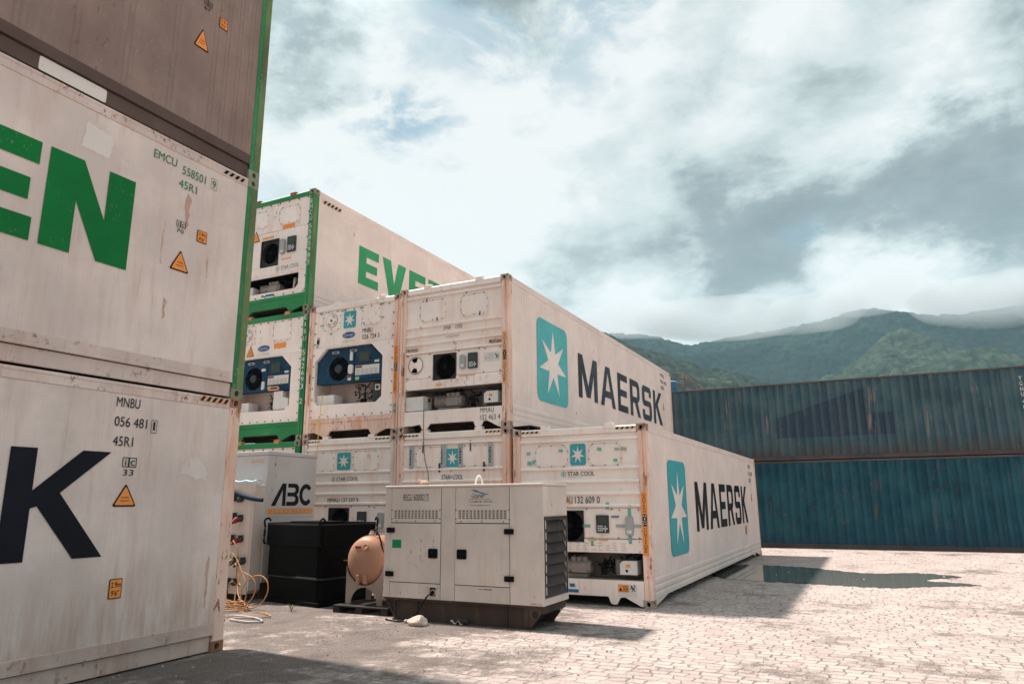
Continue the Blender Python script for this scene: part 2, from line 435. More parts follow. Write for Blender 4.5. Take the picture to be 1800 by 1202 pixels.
def rrect(x0, y0, x1, y1, r, n=6):
    out = []
    for cx, cy, a0 in ((x1 - r, y0 + r, -90), (x1 - r, y1 - r, 0), (x0 + r, y1 - r, 90), (x0 + r, y0 + r, 180)):
        for k in range(n + 1):
            a = rad(a0 + 90 * k / n); out.append((cx + r * math.cos(a), cy + r * math.sin(a)))
    return out
def circ(cx, cy, r, n=28, ry=None):
    return [(cx + r * math.cos(2 * math.pi * k / n), cy + (ry or r) * math.sin(2 * math.pi * k / n)) for k in range(n)]
def rc(x0, y0, x1, y1): return [(x0, y0), (x1, y0), (x1, y1), (x0, y1)]

def thing(name, label, cat, loc=(0, 0, 0), rotz=0, group=None):
    o = bpy.data.objects.new(name, None)
    o.empty_display_size = .3
    o.location = loc; o.rotation_euler = (0, 0, rotz)
    COL.objects.link(o)
    o['label'] = label; o['category'] = cat
    if group: o['group'] = group
    return o
def tag(o, label, cat, group=None):
    o['label'] = label; o['category'] = cat
    if group: o['group'] = group
    return o
def struct(o): o['kind'] = 'structure'; return o

# hand drawn block capitals in a unit box, (outer, holes...)
BIG = {
 'M': [[(0, 0), (.19, 0), (.19, .62), (.40, .05), (.60, .05), (.81, .62), (.81, 0), (1, 0), (1, 1), (.78, 1), (.5, .30), (.22, 1), (0, 1)]],
 'A': [[(0, 0), (.22, 0), (.29, .22), (.71, .22), (.78, 0), (1, 0), (.64, 1), (.36, 1)], [(.34, .39), (.5, .86), (.66, .39)]],
 'E': [[(0, 0), (1, 0), (1, .18), (.26, .18), (.26, .41), (.90, .41), (.90, .585), (.26, .585), (.26, .82), (.97, .82), (.97, 1), (0, 1)]],
 'R': [[(0, 0), (.25, 0), (.25, .37), (.46, .37), (.74, 0), (1, 0), (.72, .40), (.86, .45), (.95, .55), (.95, .85), (.86, .96), (.72, 1), (0, 1)], [(.25, .54), (.25, .83), (.64, .83), (.70, .78), (.70, .59), (.64, .54)]],
 'S': [[(0, .12), (.12, 0), (.86, 0), (1, .13), (1, .46), (.88, .58), (.26, .58), (.26, .83), (.74, .83), (.74, .70), (.98, .70), (.98, .88), (.86, 1), (.13, 1), (0, .88), (0, .53), (.12, .41), (.74, .41), (.74, .17), (.25, .17), (.25, .30), (0, .30)]],
 'K': [[(0, 0), (.24, 0), (.24, .46), (.30, .48), (.70, 0), (1, 0), (.50, .60), (.98, 1), (.68, 1), (.24, .62), (.24, 1), (0, 1)]],
 'V': [[(.37, 0), (.63, 0), (1, 1), (.75, 1), (.5, .30), (.25, 1), (0, 1)]],
 'N': [[(0, 0), (.33, 0), (.33, .55), (.63, 0), (1, 0), (1, 1), (.67, 1), (.67, .45), (.37, 1), (0, 1)]],
 'G': [[(.14, 0), (1, 0), (1, .56), (.52, .56), (.52, .40), (.70, .40), (.70, .19), (.30, .19), (.30, .81), (.98, .81), (.98, 1), (.14, 1), (0, .86), (0, .14)]],
}
BIG.update({
 'e': [[(0, 0), (1, 0), (1, .23), (.37, .23), (.37, .39), (.93, .39), (.93, .61), (.37, .61), (.37, .77), (1, .77), (1, 1), (0, 1)]],
 'v': [[(.30, 0), (.70, 0), (1, 1), (.66, 1), (.5, .36), (.34, 1), (0, 1)]],
 'r': [[(0, 0), (.36, 0), (.36, .33), (.44, .33), (.64, 0), (1, 0), (.74, .40), (.88, .48), (.95, .58), (.95, .84), (.86, .95), (.72, 1), (0, 1)], [(.36, .55), (.36, .78), (.56, .78), (.60, .74), (.60, .59), (.56, .55)]],
 'g': [[(.14, 0), (1, 0), (1, .58), (.52, .58), (.52, .38), (.66, .38), (.66, .23), (.36, .23), (.36, .77), (.98, .77), (.98, 1), (.14, 1), (0, .86), (0, .14)]],
 'n': BIG['N'],
})
def bigword(word, mp, s0, s1, t0, t1, gap, mat, parent, d=.009, widths=None):
    """painted company lettering: one flat sheet of paint per word"""
    wd = widths or [1] * len(word)
    u = (s1 - s0 - gap * (len(word) - 1)) / sum(wd)
    mb = MB(); s = s0
    for ch, k in zip(word, wd):
        w = u * k
        mb.sheet([[(s + x * w, t0 + y * (t1 - t0)) for x, y in l] for l in BIG[ch]], mp, d)
        s += w + gap
    return mb.build('lettering', mat, parent)
def star7(cx, cy, rx, ry, inner=.40):
    out = []
    for k in range(14):
        a = math.pi / 2 + math.pi * k / 7
        q = 1 if k % 2 == 0 else inner
        out.append((cx + math.cos(a) * rx * q, cy + math.sin(a) * ry * q))
    return out
def emblem(mp, s0, t0, s1, t1, parent, d=.008, r=.12, mats=('teal', 'emblemwhite')):
    mb = MB()
    mb.sheet([rrect(s0, t0, s1, t1, r)], mp, d, 0)
    w, h = s1 - s0, t1 - t0
    mb.sheet([star7((s0 + s1) / 2, t0 + h * .485, w * .445, h * .42, .37)], mp, d + .004, 1)
    return mb.build('star_emblem', list(mats), parent)
def mark_ic(mp, s, t, w, num, parent, d=.008, mat='ink'):
    """boxed 'ic' mark with a number under it; s, t = lower left of the box"""
    mb = MB(); h = w * .62; k = w * .05
    for a, b in ((s, s + w * .46), (s + w * .46, s + w)):
        mb.sheet([rc(a, t, b, t + h), rc(a + k, t + k, b - k, t + h - k)], mp, d)
    mb.text('i', mp, s + w * .19, t + h * .18, w * .09, h * .62, d, 0, .02)
    mb.text('c', mp, s + w * .58, t + h * .18, w * .30, h * .52, d, 0, .02)
    mb.text(num, mp, s + w * .1, t - h * .85, w * .75, h * .62, d, 0, .01)
    return mb.build('ic_mark', mat, parent)
def tri_sign(mp, s0, t0, s1, t1, parent, d=.008, words=True):
    mb = MB(); c = (s0 + s1) / 2; w = s1 - s0; h = t1 - t0
    def tri(k, r):
        out = []
        pts = [(s0 + k * 1.6, t0 + k), (s1 - k * 1.6, t0 + k), (c, t1 - k * 1.9)]
        for i in range(3):
            p = Vector(pts[i]); a = (Vector(pts[i - 1]) - p).normalized() * r; b = (Vector(pts[(i + 1) % 3]) - p).normalized() * r
            for t in (0, .5, 1): out.append(tuple(p + a * (1 - t) ** 2 + b * t ** 2))
        return out
    mb.sheet([tri(0, w * .09)], mp, d, 0)
    mb.sheet([tri(w * .055, w * .06)], mp, d + .003, 1)
    if words:
        mb.text('SUPER', mp, c - w * .15, t0 + h * .36, w * .30, h * .06, d + .006, 0)
        mb.text('HEAVY', mp, c - w * .18, t0 + h * .22, w * .36, h * .06, d + .006, 0)
    return mb.build('warning_triangle', ['black', 'orange'], parent)
def height_sticker(mp, s0, t0, s1, t1, parent, d=.008):
    mb = MB(); w, h = s1 - s0, t1 - t0; k = w * .06
    mb.sheet([rrect(s0, t0, s1, t1, w * .08, 3)], mp, d, 0)
    mb.sheet([rrect(s0 + k, t0 + k, s1 - k, t1 - k, w * .06, 3)], mp, d + .003, 1)
    mb.text('2.9m', mp, s0 + w * .14, t0 + h * .56, w * .74, h * .28, d + .006, 0, .01)
    mb.text('9\'6"', mp, s0 + w * .18, t0 + h * .14, w * .60, h * .28, d + .006, 0, .01)
    return mb.build('height_sticker', ['black', 'orange'], parent)
def hazard(mp, s0, t0, s1, t1, parent, d=.004, n=5, mats=('palestripe', 'ink')):
    mb = MB()
    mb.rect(mp, s0, t0, s1, t1, d, 0)
    st = (s1 - s0) / n; sl = (t1 - t0) * .8
    for k in range(n):
        a = s0 + st * k
        q = [(a, t0), (a + st * .5, t0), (min(s1, a + st * .5 + sl), t1), (min(s1, a + sl), t1)]
        mb.sheet([q], mp, d + .003, 1)
    return mb.build('hazard_stripes', list(mats), parent)

# ------------------------------------------------------------------ containers
W, H, LN = 2.438, 2.896, 12.192
PITCHZ = 2.8975

def casting_mesh(name, sx, sy, mats):
    """corner fitting with real hand holes; sx, sy = +1/-1 outward sides; local origin at the outer lower corner"""
    w, l, h = .162, .178, .118
    mb = MB()
    x0, x1 = (-w, 0) if sx > 0 else (0, w)
    y0, y1 = (0, l) if sy < 0 else (-l, 0)
    def face(mp, a, b):
        hole = rrect(a / 2 - .031, b / 2 - .036, a / 2 + .031, b / 2 + .036, .030, 4)
        mb.sheet([rc(0, 0, a, b), hole], mp, 0)
        n = len(hole)
        mb.add([mp(p[0], p[1], d) for d in (0, -.05) for p in hole], [(i, (i + 1) % n, n + (i + 1) % n, n + i) for i in range(n)], 0)
        mb.sheet([hole], mp, -.05, 1)
    ex, ey = (x1 if sx > 0 else x0), (y0 if sy < 0 else y1)
    face(pmap((ex, y0 if sx > 0 else y1, 0), (0, 1 if sx > 0 else -1, 0), (0, 0, 1)), l, h)
    face(pmap((x0 if sy < 0 else x1, ey, 0), (1 if sy < 0 else -1, 0, 0), (0, 0, 1)), w, h)
    ix, iy = (x0 if sx > 0 else x1), (y1 if sy < 0 else y0)
    mb.add([(ix, y0, 0), (ix, y1, 0), (ix, y1, h), (ix, y0, h)], [(0, 1, 2, 3)])
    mb.add([(x0, iy, 0), (x1, iy, 0), (x1, iy, h), (x0, iy, h)], [(0, 1, 2, 3)])
    for z in (0, h): mb.add([(x0, y0, z), (x1, y0, z), (x1, y1, z), (x0, y1, z)], [(0, 1, 2, 3)])
    o = mb.build(name, mats)
    me = o.data
    bpy.data.objects.remove(o)
    return me
CAST = {}
for cm in ('casting', 'casting_green', 'casting_blue', 'casting_rust'):
    if cm == 'casting_rust': M[cm] = paint('heavily_rusted_corner_steel', (.34, .17, .11), .75, .3, .5, (.16, .07, .04), .8, (.12, .045, .028), 4, .8)
    if cm == 'casting_blue': M[cm] = paint('worn_blue_corner_steel', (.07, .085, .09), .7, .25, .5, (.16, .08, .05), .8, (.14, .06, .04), 3, .8)
    for sx in (-1, 1):
        for sy in (-1, 1): CAST[cm, sx, sy] = casting_mesh('corner_casting', sx, sy, [cm, 'hole'])

def add_castings(root, cm, w=W, l=LN, h=H):
    for sx in (-1, 1):
        for sy in (-1, 1):
            for z in (0, h - .118):
                o = bpy.data.objects.new('corner_casting', CAST[cm, sx, sy])
                COL.objects.link(o); o.parent = root
                o.location = (w if sx > 0 else 0, l if sy > 0 else 0, z)

def posts(root, mf, mr, h=H, l=LN, w=W):
    prof = [(.004, .004), (.05, .004), (.056, .022), (.072, .022), (.078, .004), (.140, .004), (.140, .06), (.09, .12), (.02, .168), (.004, .168)]
    for side in (0, 1):
        for end in (0, 1):
            p = [((w - x) if side else x, (l - y) if end else y) for x, y in prof]
            mp = lambda s, t, d=0.0: Vector((s, t, d))
            mb = MB(); mb.slab([p], mp, .118, h - .118)
            mb.build('corner_post', mr if end else mf, root, .004)

def reefer_shell(root, pm, fm, cm, wall='fine', railm=None, kick=True, front_extra=True, botm=None):
    """side walls, roof, rails, floor, door end, posts and castings of a refrigerated box; local x = width, y = depth"""
    railm = railm or pm; botm = botm or railm
    add_castings(root, cm)
    posts(root, fm, fm)
    z0, z1 = .30, H - .135
    for side in (1, 0):
        xs = (lambda k: W - k) if side else (lambda k: k)
        prof = []
        y = .168
        if wall == 'fine' and side:
            p_, g = .112, .012
            while y + p_ < LN - .18:
                prof += [(y, .012), (y + p_ - g * 2, .012), (y + p_ - g * 1.5, .0165), (y + p_ - g * .5, .0165)]
                y += p_
        elif wall in ('seam', 'deep seam') and side:
            am = 1.0 if wall == 'seam' else 3.0
            y0 = .168
            for sy in ([.06, .20, .33, .46, .6, .72] + [.72 + .29 * k for k in range(1, 38)]) if am == 1 else ([.06, .12, .25, .31, .44, .50] + [q for k in range(20) for q in (.62 + .56 * k, .68 + .56 * k)]):
                yy = LN - .2 - sy
                prof.append(yy)
            ys = sorted(prof); prof = []
            y = .168
            for yy in ys:
                if yy < y + .04: continue
                prof += [(yy - .018, .012), (yy - .012, .012 + .0016 * am), (yy - .006, .012 + .0016 * am), (yy + .002, .012 - .0010 * am), (yy + .010, .012 - .0010 * am), (yy + .018, .012)]
        prof = [(.15, .012)] + prof + [(LN - .15, .012)]
        n = len(prof)
        mb = MB()
        vs = [(xs(x), y, z) for z in (z0, z1) for y, x in prof] + [(xs(.05), .15, z0), (xs(.05), LN - .15, z0), (xs(.05), .15, z1), (xs(.05), LN - .15, z1)]
        fs = [(i, i + 1, n + i + 1, n + i) for i in range(n - 1)] + [(2 * n, 2 * n + 1, 2 * n + 3, 2 * n + 2)]
        mb.add(vs, fs)
        mb.build('side_wall', pm, root)
        # top rail: two stepped strips
        a = sorted((xs(.06), xs(.005))); b = sorted((xs(.06), xs(.0)))
        mb = MB(); mb.box(a[0], .170, H - .134, a[1], LN - .170, H - .05); mb.box(b[0], .172, H - .052, b[1], LN - .172, H - .018)
        mb.build('top_rail', railm, root, .004)
        # bottom side rail with its mouldings
        mb = MB()
        if wall == 'fine':
            prof2 = [(.05, .12), (.016, .12), (.004, .135), (.004, .20), (.016, .215), (.016, .235), (.002, .255), (.002, .30), (.016, .32), (.016, .34), (.0, .36), (.0, .415), (.012, .44), (.05, .44)]
            mb.slab([[(x, z) for x, z in prof2]], lambda s, t, d=0.0: Vector((xs(s), d, t)), .172, LN - .172)
            for y0_, y1_ in ((.16, 1.0), (LN - 1.0, LN - .16)):
                q = [(y0_, .02), (y0_ + .03, .02), (y1_, .128), (y0_, .128)] if y0_ < 1 else [(y1_, .02), (y1_ - .03, .02), (y0_, .128), (y1_, .128)]
                mb.slab([q], lambda s, t, d=0.0: Vector((xs(.012 + d), s, t)), 0, .03)
        else:
            mb.box(*[min(xs(.075), xs(.030)), .170, .015], *[max(xs(.075), xs(.030)), LN - .170, .175])
            mb.box(*[min(xs(.06), xs(.0)), .172, .185], *[max(xs(.06), xs(.0)), LN - .172, .225])
            mb.box(*[min(xs(.06), xs(.004)), .172, .225], *[max(xs(.06), xs(.004)), LN - .172, .315])
        mb.build('bottom_rail', botm if side else railm, root, .004)
    MB().box(.05, .13, H - .05, W - .05, LN - .05, H - .022).build('roof', pm, root)
    MB().box(.05, .06, .14, W - .05, LN - .05, .19).build('floor', 'skid', root)
    mb = MB()
    for k in range(24): mb.box(.08, .5 + k * .48, .06, W - .08, .55 + k * .48, .139)
    mb.build('floor_beams', 'skid', root)
    mb = MB()
    for a, b in ((.142, W / 2 - .006), (W / 2 + .006, W - .142)): mb.box(a, LN - .07, .16, b, LN - .02, H - .13)
    for x in (.5, .95, 1.49, 1.94): mb.tube([(x, LN - .0, .12), (x, LN - .0, H - .06)], .018)
    mb.box(.164, LN - .16, .02, W - .164, LN - .012, .155); mb.box(.164, LN - .16, H - .128, W - .164, LN - .012, H - .01)
    mb.build('door_end', pm, root)

FMAP = pmap((0, 0, 0), (1, 0, 0), (0, 0, 1))           # front plane, n towards -y
SMAP = pmap((W, 0, 0), (0, 1, 0), (0, 0, 1))           # right side plane, n towards +x

def header(root, mat, stripes=(), lugs=(.62, 1.80), lugm=None, stripem=('palestripe', 'ink')):
    mb = MB()
    mb.box(.164, .012, H - .132, W - .164, .13, H - .03)
    mb.slab([[(.012, H - .032), (.03, H - .012), (.13, H - .012), (.13, H - .032)]], lambda s, t, d=0.0: Vector((d, s, t)), .166, W - .166)
    mb.build('top_header', mat, root, .004)
    for u in lugs:
        mb = MB(); mb.box(u - .075, .004, H - .045, u + .075, .12, H + .035); mb.box(u - .045, .03, H + .035, u + .075, .12, H + .05)
        mb.build('lifting_lug', lugm or mat, root, .006)
    for a, b in stripes: hazard(lambda s, t, d=0.0: FMAP(s, t, d - .012), a, H - .078, b, H - .044, root, .004, 4, stripem)

def bottom_beam(root, mat, cut=True, top=.40, marks=True):
    mb = MB()
    if cut:
        out = [(.145, top), (.145, .118), (.165, .13), (.30, .13), (.52, .24 - .05)]
        out = [(.145, top), (.145, .125), (.33, .125), (.52, .15), (.56, .06), (.61, .03), (.66, .05), (.74, .15),
               (W - .74, .15), (W - .70, .05), (W - .66, .03), (W - .60, .035), (W - .54, .14), (W - .46, .15), (W - .20, .02), (W - .166, .02), (W - .166, .125), (W - .145, .125), (W - .145, top)]
    else:
        out = [(.145, top), (.145, .10), (.30, .10), (.42, .15), (W - .42, .15), (W - .30, .10), (W - .145, .10), (W - .145, top)]
    mb.slab([out], FMAP, -.05, -.008)
    mb.build('front_sill', mat, root, .004)

def ribbed_panel(root, mat, z0, z1, ribs, u0=.142, u1=W - .142):
    prof = [(.052, z0), (.052, z0)]
    prof = [(z0, .045)]
    for r in sorted(ribs):
        prof += [(r - .024, .045), (r - .020, .010), (r + .010, .010), (r + .030, .045)]
    prof += [(z1, .045)]
    mb = MB()
    out = [(y, z) for z, y in prof] + [(.09, z1), (.09, z0)]
    mb.slab([out], lambda s, t, d=0.0: Vector((d, s, t)), u0, u1)
    mb.build('front_wall', mat, root, .003)

def hatch(root, s0, t0, s1, t1, mat='white_front', r=.11, d=-.040, cap=False, bolts=True):
    mb = MB()
    mb.slab([rrect(s0, t0, s1, t1, r)], FMAP, d - .01, d + .010, 0)
    k = .022
    mb.slab([rrect(s0 - k, t0 - k, s1 + k, t1 + k, r + k), rrect(s0 - k * .2, t0 - k * .2, s1 + k * .2, t1 + k * .2, r)], FMAP, d - .012, d + .016, 0)
    o = mb.build('access_hatch', mat, root, .003)
    if bolts:
        mb = MB(); n = 0
        for a, b in ((.12, 0), (.5, 0), (.88, 0), (.12, 1), (.5, 1), (.88, 1), (0, .3), (0, .7), (1, .3), (1, .7)):
            mb.lathe([(0, .010), (.020, .009)], FMAP(s0 + (s1 - s0) * a, t0 + (t1 - t0) * b, d + .008), (0, -1, 0), 6)
        mb.build('hatch_bolts', 'bolt', o)
    if cap:
        mb = MB(); cx, cy = (s0 + s1) / 2, (t0 + t1) / 2
        mb.slab([circ(cx, cy, .145)], FMAP, d + .008, d + .024, 0)
        for a0 in (30, 210, 300):
            arc = [(cx + q * math.cos(rad(a0 + t)), cy + q * math.sin(rad(a0 + t))) for q, ts in ((.115, range(0, 51, 10)), (.095, range(50, -1, -10))) for t in ts]
            mb.sheet([arc], FMAP, d + .027, 1)
        mb.lathe([(0, .02), (.04, .015)], FMAP(cx, cy, d + .024), (0, -1, 0), 8, 1)
        mb.sheet([circ(cx, cy, .155), circ(cx, cy, .145)], FMAP, d + .0185, 1)
        mb.build('vent_disc', [mat, 'bolt'], o)
    return o

def rowbolts(root, pts, d=-.03, mat='bolt', r=.0115):
    mb = MB()
    for s, t in pts: mb.lathe([(-.01, r), (.018, r * .8)], FMAP(s, t, d), (0, -1, 0), 6)
    mb.build('panel_bolts', mat, root)

def controller(root, s0, t0, s1, t1, d=-.02, wide=False):
    mb = MB(); mb.slab([rrect(s0, t0, s1, t1, .012, 2)], FMAP, d - .05, d + .022)
    o = mb.build('controller', 'charcoal', root, .004)
    w, h = s1 - s0, t1 - t0
    MB().rect(FMAP, s0 + w * .15, t0 + h * .55, s1 - w * .15, t0 + h * .86, d + .0245).build('screen', 'screen', o)
    mb = MB()
    for i in range(3):
        for j in range(3): mb.rect(FMAP, s0 + w * (.13 + i * .15), t0 + h * (.10 + j * .12), s0 + w * (.23 + i * .15), t0 + h * (.18 + j * .12), d + .0245)
    c = (s0 + w * .74, t0 + h * .24)
    for dx, dy in ((0, .12), (0, -.12), (-.13, 0), (.13, 0), (0, 0)): mb.rect(FMAP, c[0] + w * (dx - .05), c[1] + h * (dy - .045), c[0] + w * (dx + .05), c[1] + h * (dy + .045), d + .0245)
    mb.build('keypad', 'key', o)
    return o

def greycover(root, s0, t0, s1, t1, d=-.035):
    mb = MB(); mb.slab([rrect(s0, t0, s1, t1, (s1 - s0) * .3, 4)], FMAP, d, d + .06, 0)
    o = mb.build('grey_cover', 'greyplastic', root, .012)
    MB().rect(FMAP, s0 + .025, t0 + .03, s1 - .02, t0 + .085, d + .0625).build('paper_label', 'paper', o)

def fan_square(root, s0, t0, s1, t1, open_=True):
    cx, cy = (s0 + s1) / 2, (t0 + t1) / 2; R = (s1 - s0) * .47
    mb = MB()
    mb.slab([rrect(s0, t0, s1, t1, .01, 2), circ(cx, cy, R, 36)], FMAP, -.15, -.070, 0)
    for q in ((s0, t0, s0 + .015, t1), (s1 - .015, t0, s1, t1), (s0 + .015, t0, s1 - .015, t0 + .012), (s0 + .015, t1 - .012, s1 - .015, t1)):
        mb.slab([rc(*q)], FMAP, -.07, -.025, 0)
    mb.rect(FMAP, s0, t0, s1, t1, -.30, 1)
    for p, q in (((s0, t0), (s1, t0)), ((s0, t1), (s1, t1)), ((s0, t0), (s0, t1)), ((s1, t0), (s1, t1))):
        mb.add([FMAP(p[0], p[1], -.151), FMAP(q[0], q[1], -.151), FMAP(q[0], q[1], -.3), FMAP(p[0], p[1], -.3)], [(0, 1, 2, 3)], 1)
    o = mb.build('condenser_fan', ['fanframe', 'hole'], root)
    mb = MB()
    for r in np.linspace(R * .25, R * .98, 7):
        mb.tube([FMAP(cx + r * math.cos(a), cy + r * math.sin(a), -.068) for a in np.linspace(0, 2 * math.pi, 33)], .0025, 4, 0, False)
    for k in range(12):
        a = 2 * math.pi * k / 12
        mb.tube([FMAP(cx + .03 * math.cos(a), cy + .03 * math.sin(a), -.066), FMAP(cx + R * math.cos(a), cy + R * math.sin(a), -.068)], .003, 4)
    mb.lathe([(0, .04), (.02, .035)], FMAP(cx, cy, -.07), (0, -1, 0), 14)
    mb.build('fan_guard', 'dark', o)
    mb = MB()
    for k in range(5):
        a = 2 * math.pi * k / 5
        pts = []
        for t, da in ((.25, 0), (.9, .25), (.95, .75), (.3, .5)):
            pts.append(FMAP(cx + R * t * math.cos(a + da), cy + R * t * math.sin(a + da), -.16 - .05 * (1 if da > .3 else 0)))
        mb.add(pts, [(0, 1, 2, 3)])
    mb.build('fan_blades', 'hole', o)

def compressor(root, x, z, ln, r, y=.26):
    mb = MB()
    mb.lathe([(0, r * .7), (.02, r * .95), (.10, r * .95), (.101, r), (ln * .45, r), (ln * .455, r * 1.06), (ln * .9, r * 1.06), (ln, r * .8)], (x, y, z), (1, 0, 0), 20, 0)
    for k in range(7): mb.box(x + .04 + k * .035, y - r * 1.05, z - r * .6, x + .05 + k * .035, y + r * 1.05, z + r * .9)
    mb.box(x + ln * .5, y - r * 1.12, z - r * .75, x + ln * .92, y + r, z + r * .55)
    mb.box(x + .1, y - r * .7, z - r * 1.45, x + ln * .9, y + r * .7, z - r * .95)
    o = mb.build('compressor', 'greymetal', root, .006)
    mb = MB()
    for k in range(3): mb.lathe([(0, .045), (.05, .05), (.07, .035)], (x + ln * (.52 + .16 * k), y - .05, z + r * .9), (0, -.3, 1), 12)
    mb.build('cylinder_head', 'greymetal', o)

def pipes(root, x0, x1, z0, z1, n, seed, mat='black', y0=.14, y1=.42, r=(.006, .013)):
    rr = random.Random(seed); mb = MB()
    for k in range(n):
        p = [Vector((rr.uniform(x0, x1), rr.uniform(y0, y1), rr.uniform(z0, z1))) for _ in range(3)]
        a, b, c = p
        path = [a * (1 - t) ** 2 + b * 2 * t * (1 - t) + c * t * t for t in np.linspace(0, 1, 10)]
        mb.tube(path, rr.uniform(*r), 6)
    return mb.build('pipework', mat, root, 0, True)

def cavity(root, s0, t0, s1, t1, depth, mat='greymetal', dark=.0):
    mb = MB()
    P = [(s0, t0), (s1, t0), (s1, t1), (s0, t1)]
    mb.add([FMAP(p[0], p[1], d) for d in (-.06, -depth) for p in P], [(i, (i + 1) % 4, 4 + (i + 1) % 4, 4 + i) for i in range(4)] + [(4, 5, 6, 7)], 0)
    mb.build('machinery_bay', mat, root)

def star_front(root, pm, fm, embl=True, ribs=(2.67, 2.19, 1.97, 1.77, 1.575), hat=((.44, 2.235, 1.04, 2.59), (1.43, 2.235, 2.0, 2.59)), cover='right', seed=1, stripes=(), left_box=True, vent=False, cut=True, sillm=None, lugs=(.62, 1.80), botlabel=True):
    header(root, pm, stripes, lugs)
    bottom_beam(root, sillm or pm, cut)
    ribbed_panel(root, pm, 1.535, H - .134, ribs)
    for q in hat: hatch(root, *q, pm)
    f = (.78, .985, 1.30, 1.490)
    for i, q in enumerate(((.142, 1.045, f[0] - .004, 1.530), (f[2] + .004, 1.045, W - .142, 1.530), (f[0] - .002, 1.495, f[2] + .002, 1.530))):
        mb = MB(); mb.slab([rc(*q)], FMAP, -.08, -.040 - .002 * (i == 2)); mb.build('service_panel', pm, root, .003)
    mb = MB(); mb.slab([rrect(1.325, 1.065, 1.835, 1.500, .012, 2)], FMAP, -.042, -.032); mb.build('control_door', pm, root, .002)
    mb = MB(); mb.slab([[(.142, .825), (W - .142, .825), (W - .142, 1.035), (f[2] + .006, 1.035), (f[2] + .006, f[1] - .006), (f[0] - .006, f[1] - .006), (f[0] - .006, 1.035), (.142, 1.035)]], FMAP, -.08, -.022); mb.build('lower_panel', pm, root, .003)
    fan_square(root, *f)
    if cover == 'right':
        controller(root, 1.53, 1.135, 1.745, 1.420)
        greycover(root, 2.035, 1.10, 2.16, 1.40)
    elif cover == 'left':
        controller(root, 1.575, 1.145, 1.775, 1.445)
        greycover(root, 1.405, 1.15, 1.52, 1.42)
    rowbolts(root, [(.19, 1.06), (.19, 1.51), (.7, 1.07), (.7, 1.51), (1.36, 1.515), (1.8, 1.515), (1.9, 1.06), (2.25, 1.06), (2.25, 1.5), (1.93, 1.5), (.18, .84), (2.25, .85), (2.25, 1.0), (.18, 1.01)], -.03)
    # small notices on the lower panel
    rr = random.Random(seed)
    mb = MB()
    for k in range(9):
        s = .9 + k * .13; w = rr.uniform(.05, .1)
        for j in range(4):
            if rr.random() < .75: mb.rect(FMAP, s, .86 + j * .035, s + w * rr.uniform(.5, 1), .868 + j * .035, -.019)
    mb.build('notice_print', 'greytape', root)
    mb = MB(); mb.rect(FMAP, .86, .87, 1.0, .915, -.0185); mb.rect(FMAP, 1.38, 1.008, 1.53, 1.04 - .008, -.0185); mb.rect(FMAP, 1.56, 1.008, 1.72, 1.04 - .008, -.0185); mb.build('orange_label', 'paleorange', root)
    cavity(root, .142, .40, W - .142, .825, .55, 'greymetal')
    compressor(root, .72, .575, .62, .115)
    mb = MB(); mb.lathe([(0, .035), (.01, .058), (.25, .058), (.27, .03)], (1.80, .3, .45), (0, 0, 1), 16); mb.build('receiver_tank', 'greymetal', root, 0, True)
    mb = MB(); mb.slab([[(1.885, .485), (2.175, .485), (2.175, .70), (1.935, .70), (1.885, .65)]], FMAP, -.34, -.08)
    o = mb.build('terminal_box', 'whitebox', root, .004)
    mb = MB(); mb.lathe([(0, .022), (.004, .022)], FMAP(2.0, .545, -.079), (0, -1, 0), 14); mb.build('cable_gland', 'black', o)
    MB().rect(FMAP, 1.99, .60, 2.06, .645, -.077).build('orange_label', 'orange', o)
    if left_box:
        mb = MB(); mb.slab([rc(.15, .42, .58, .695)], FMAP, -.32, -.055); mb.build('electrical_box', 'whitebox', root, .006)
    mb = MB(); mb.lathe([(0, .05), (.14, .055), (.15, .03)], (1.56, .24, .46), (0, 0, 1), 14); mb.lathe([(0, .04), (.03, .04)], (1.62, .16, .52), (0, -1, .1), 14)
    mb.build('pump', 'dark', root)
    pipes(root, 1.36, 1.74, .43, .80, 9, seed)
    pipes(root, .25, .7, .46, .80, 4, seed + 5)
    pipes(root, 1.85, 2.24, .68, .82, 5, seed + 9)
    pipes(root, .65, 1.4, .70, .82, 5, seed + 11, 'dark')
    if botlabel:
        mb = MB(); mb.rect(FMAP, 1.03, .27, 1.12, .325, -.005, 0); mb.rect(FMAP, 1.00, .185, 1.19, .235, -.005, 0); mb.build('blue_label', 'labelblue', root)
        mb = MB(); mb.rect(FMAP, 1.86, .16, 2.18, .35, -.005, 0); mb.rect(FMAP, 1.87, .225, 2.045, .34, -.002, 1)
        mb.sheet([[(1.885, .245), (1.935, .245), (1.91, .30)]], FMAP, .001, 2)
        for j in range(4): mb.rect(FMAP, 1.95, .245 + j * .022, 2.035, .253 + j * .022, .001, 2)
        for q in ([(2.075, .325), (2.095, .335), (2.125, .275), (2.108, .268)], [(2.112, .288), (2.15, .315), (2.156, .307), (2.120, .277)], [(2.085, .30), (2.060, .275), (2.066, .269), (2.093, .292)], [(2.112, .27), (2.09, .238), (2.098, .234), (2.124, .268)], [(2.122, .272), (2.148, .243), (2.155, .249), (2.130, .280)]): mb.sheet([q], FMAP, .001, 2)
        mb.sheet([circ(2.137, .330, .011, 8)], FMAP, .001, 2)
        mb.build('safety_label', ['paper', 'orange', 'black'], root)

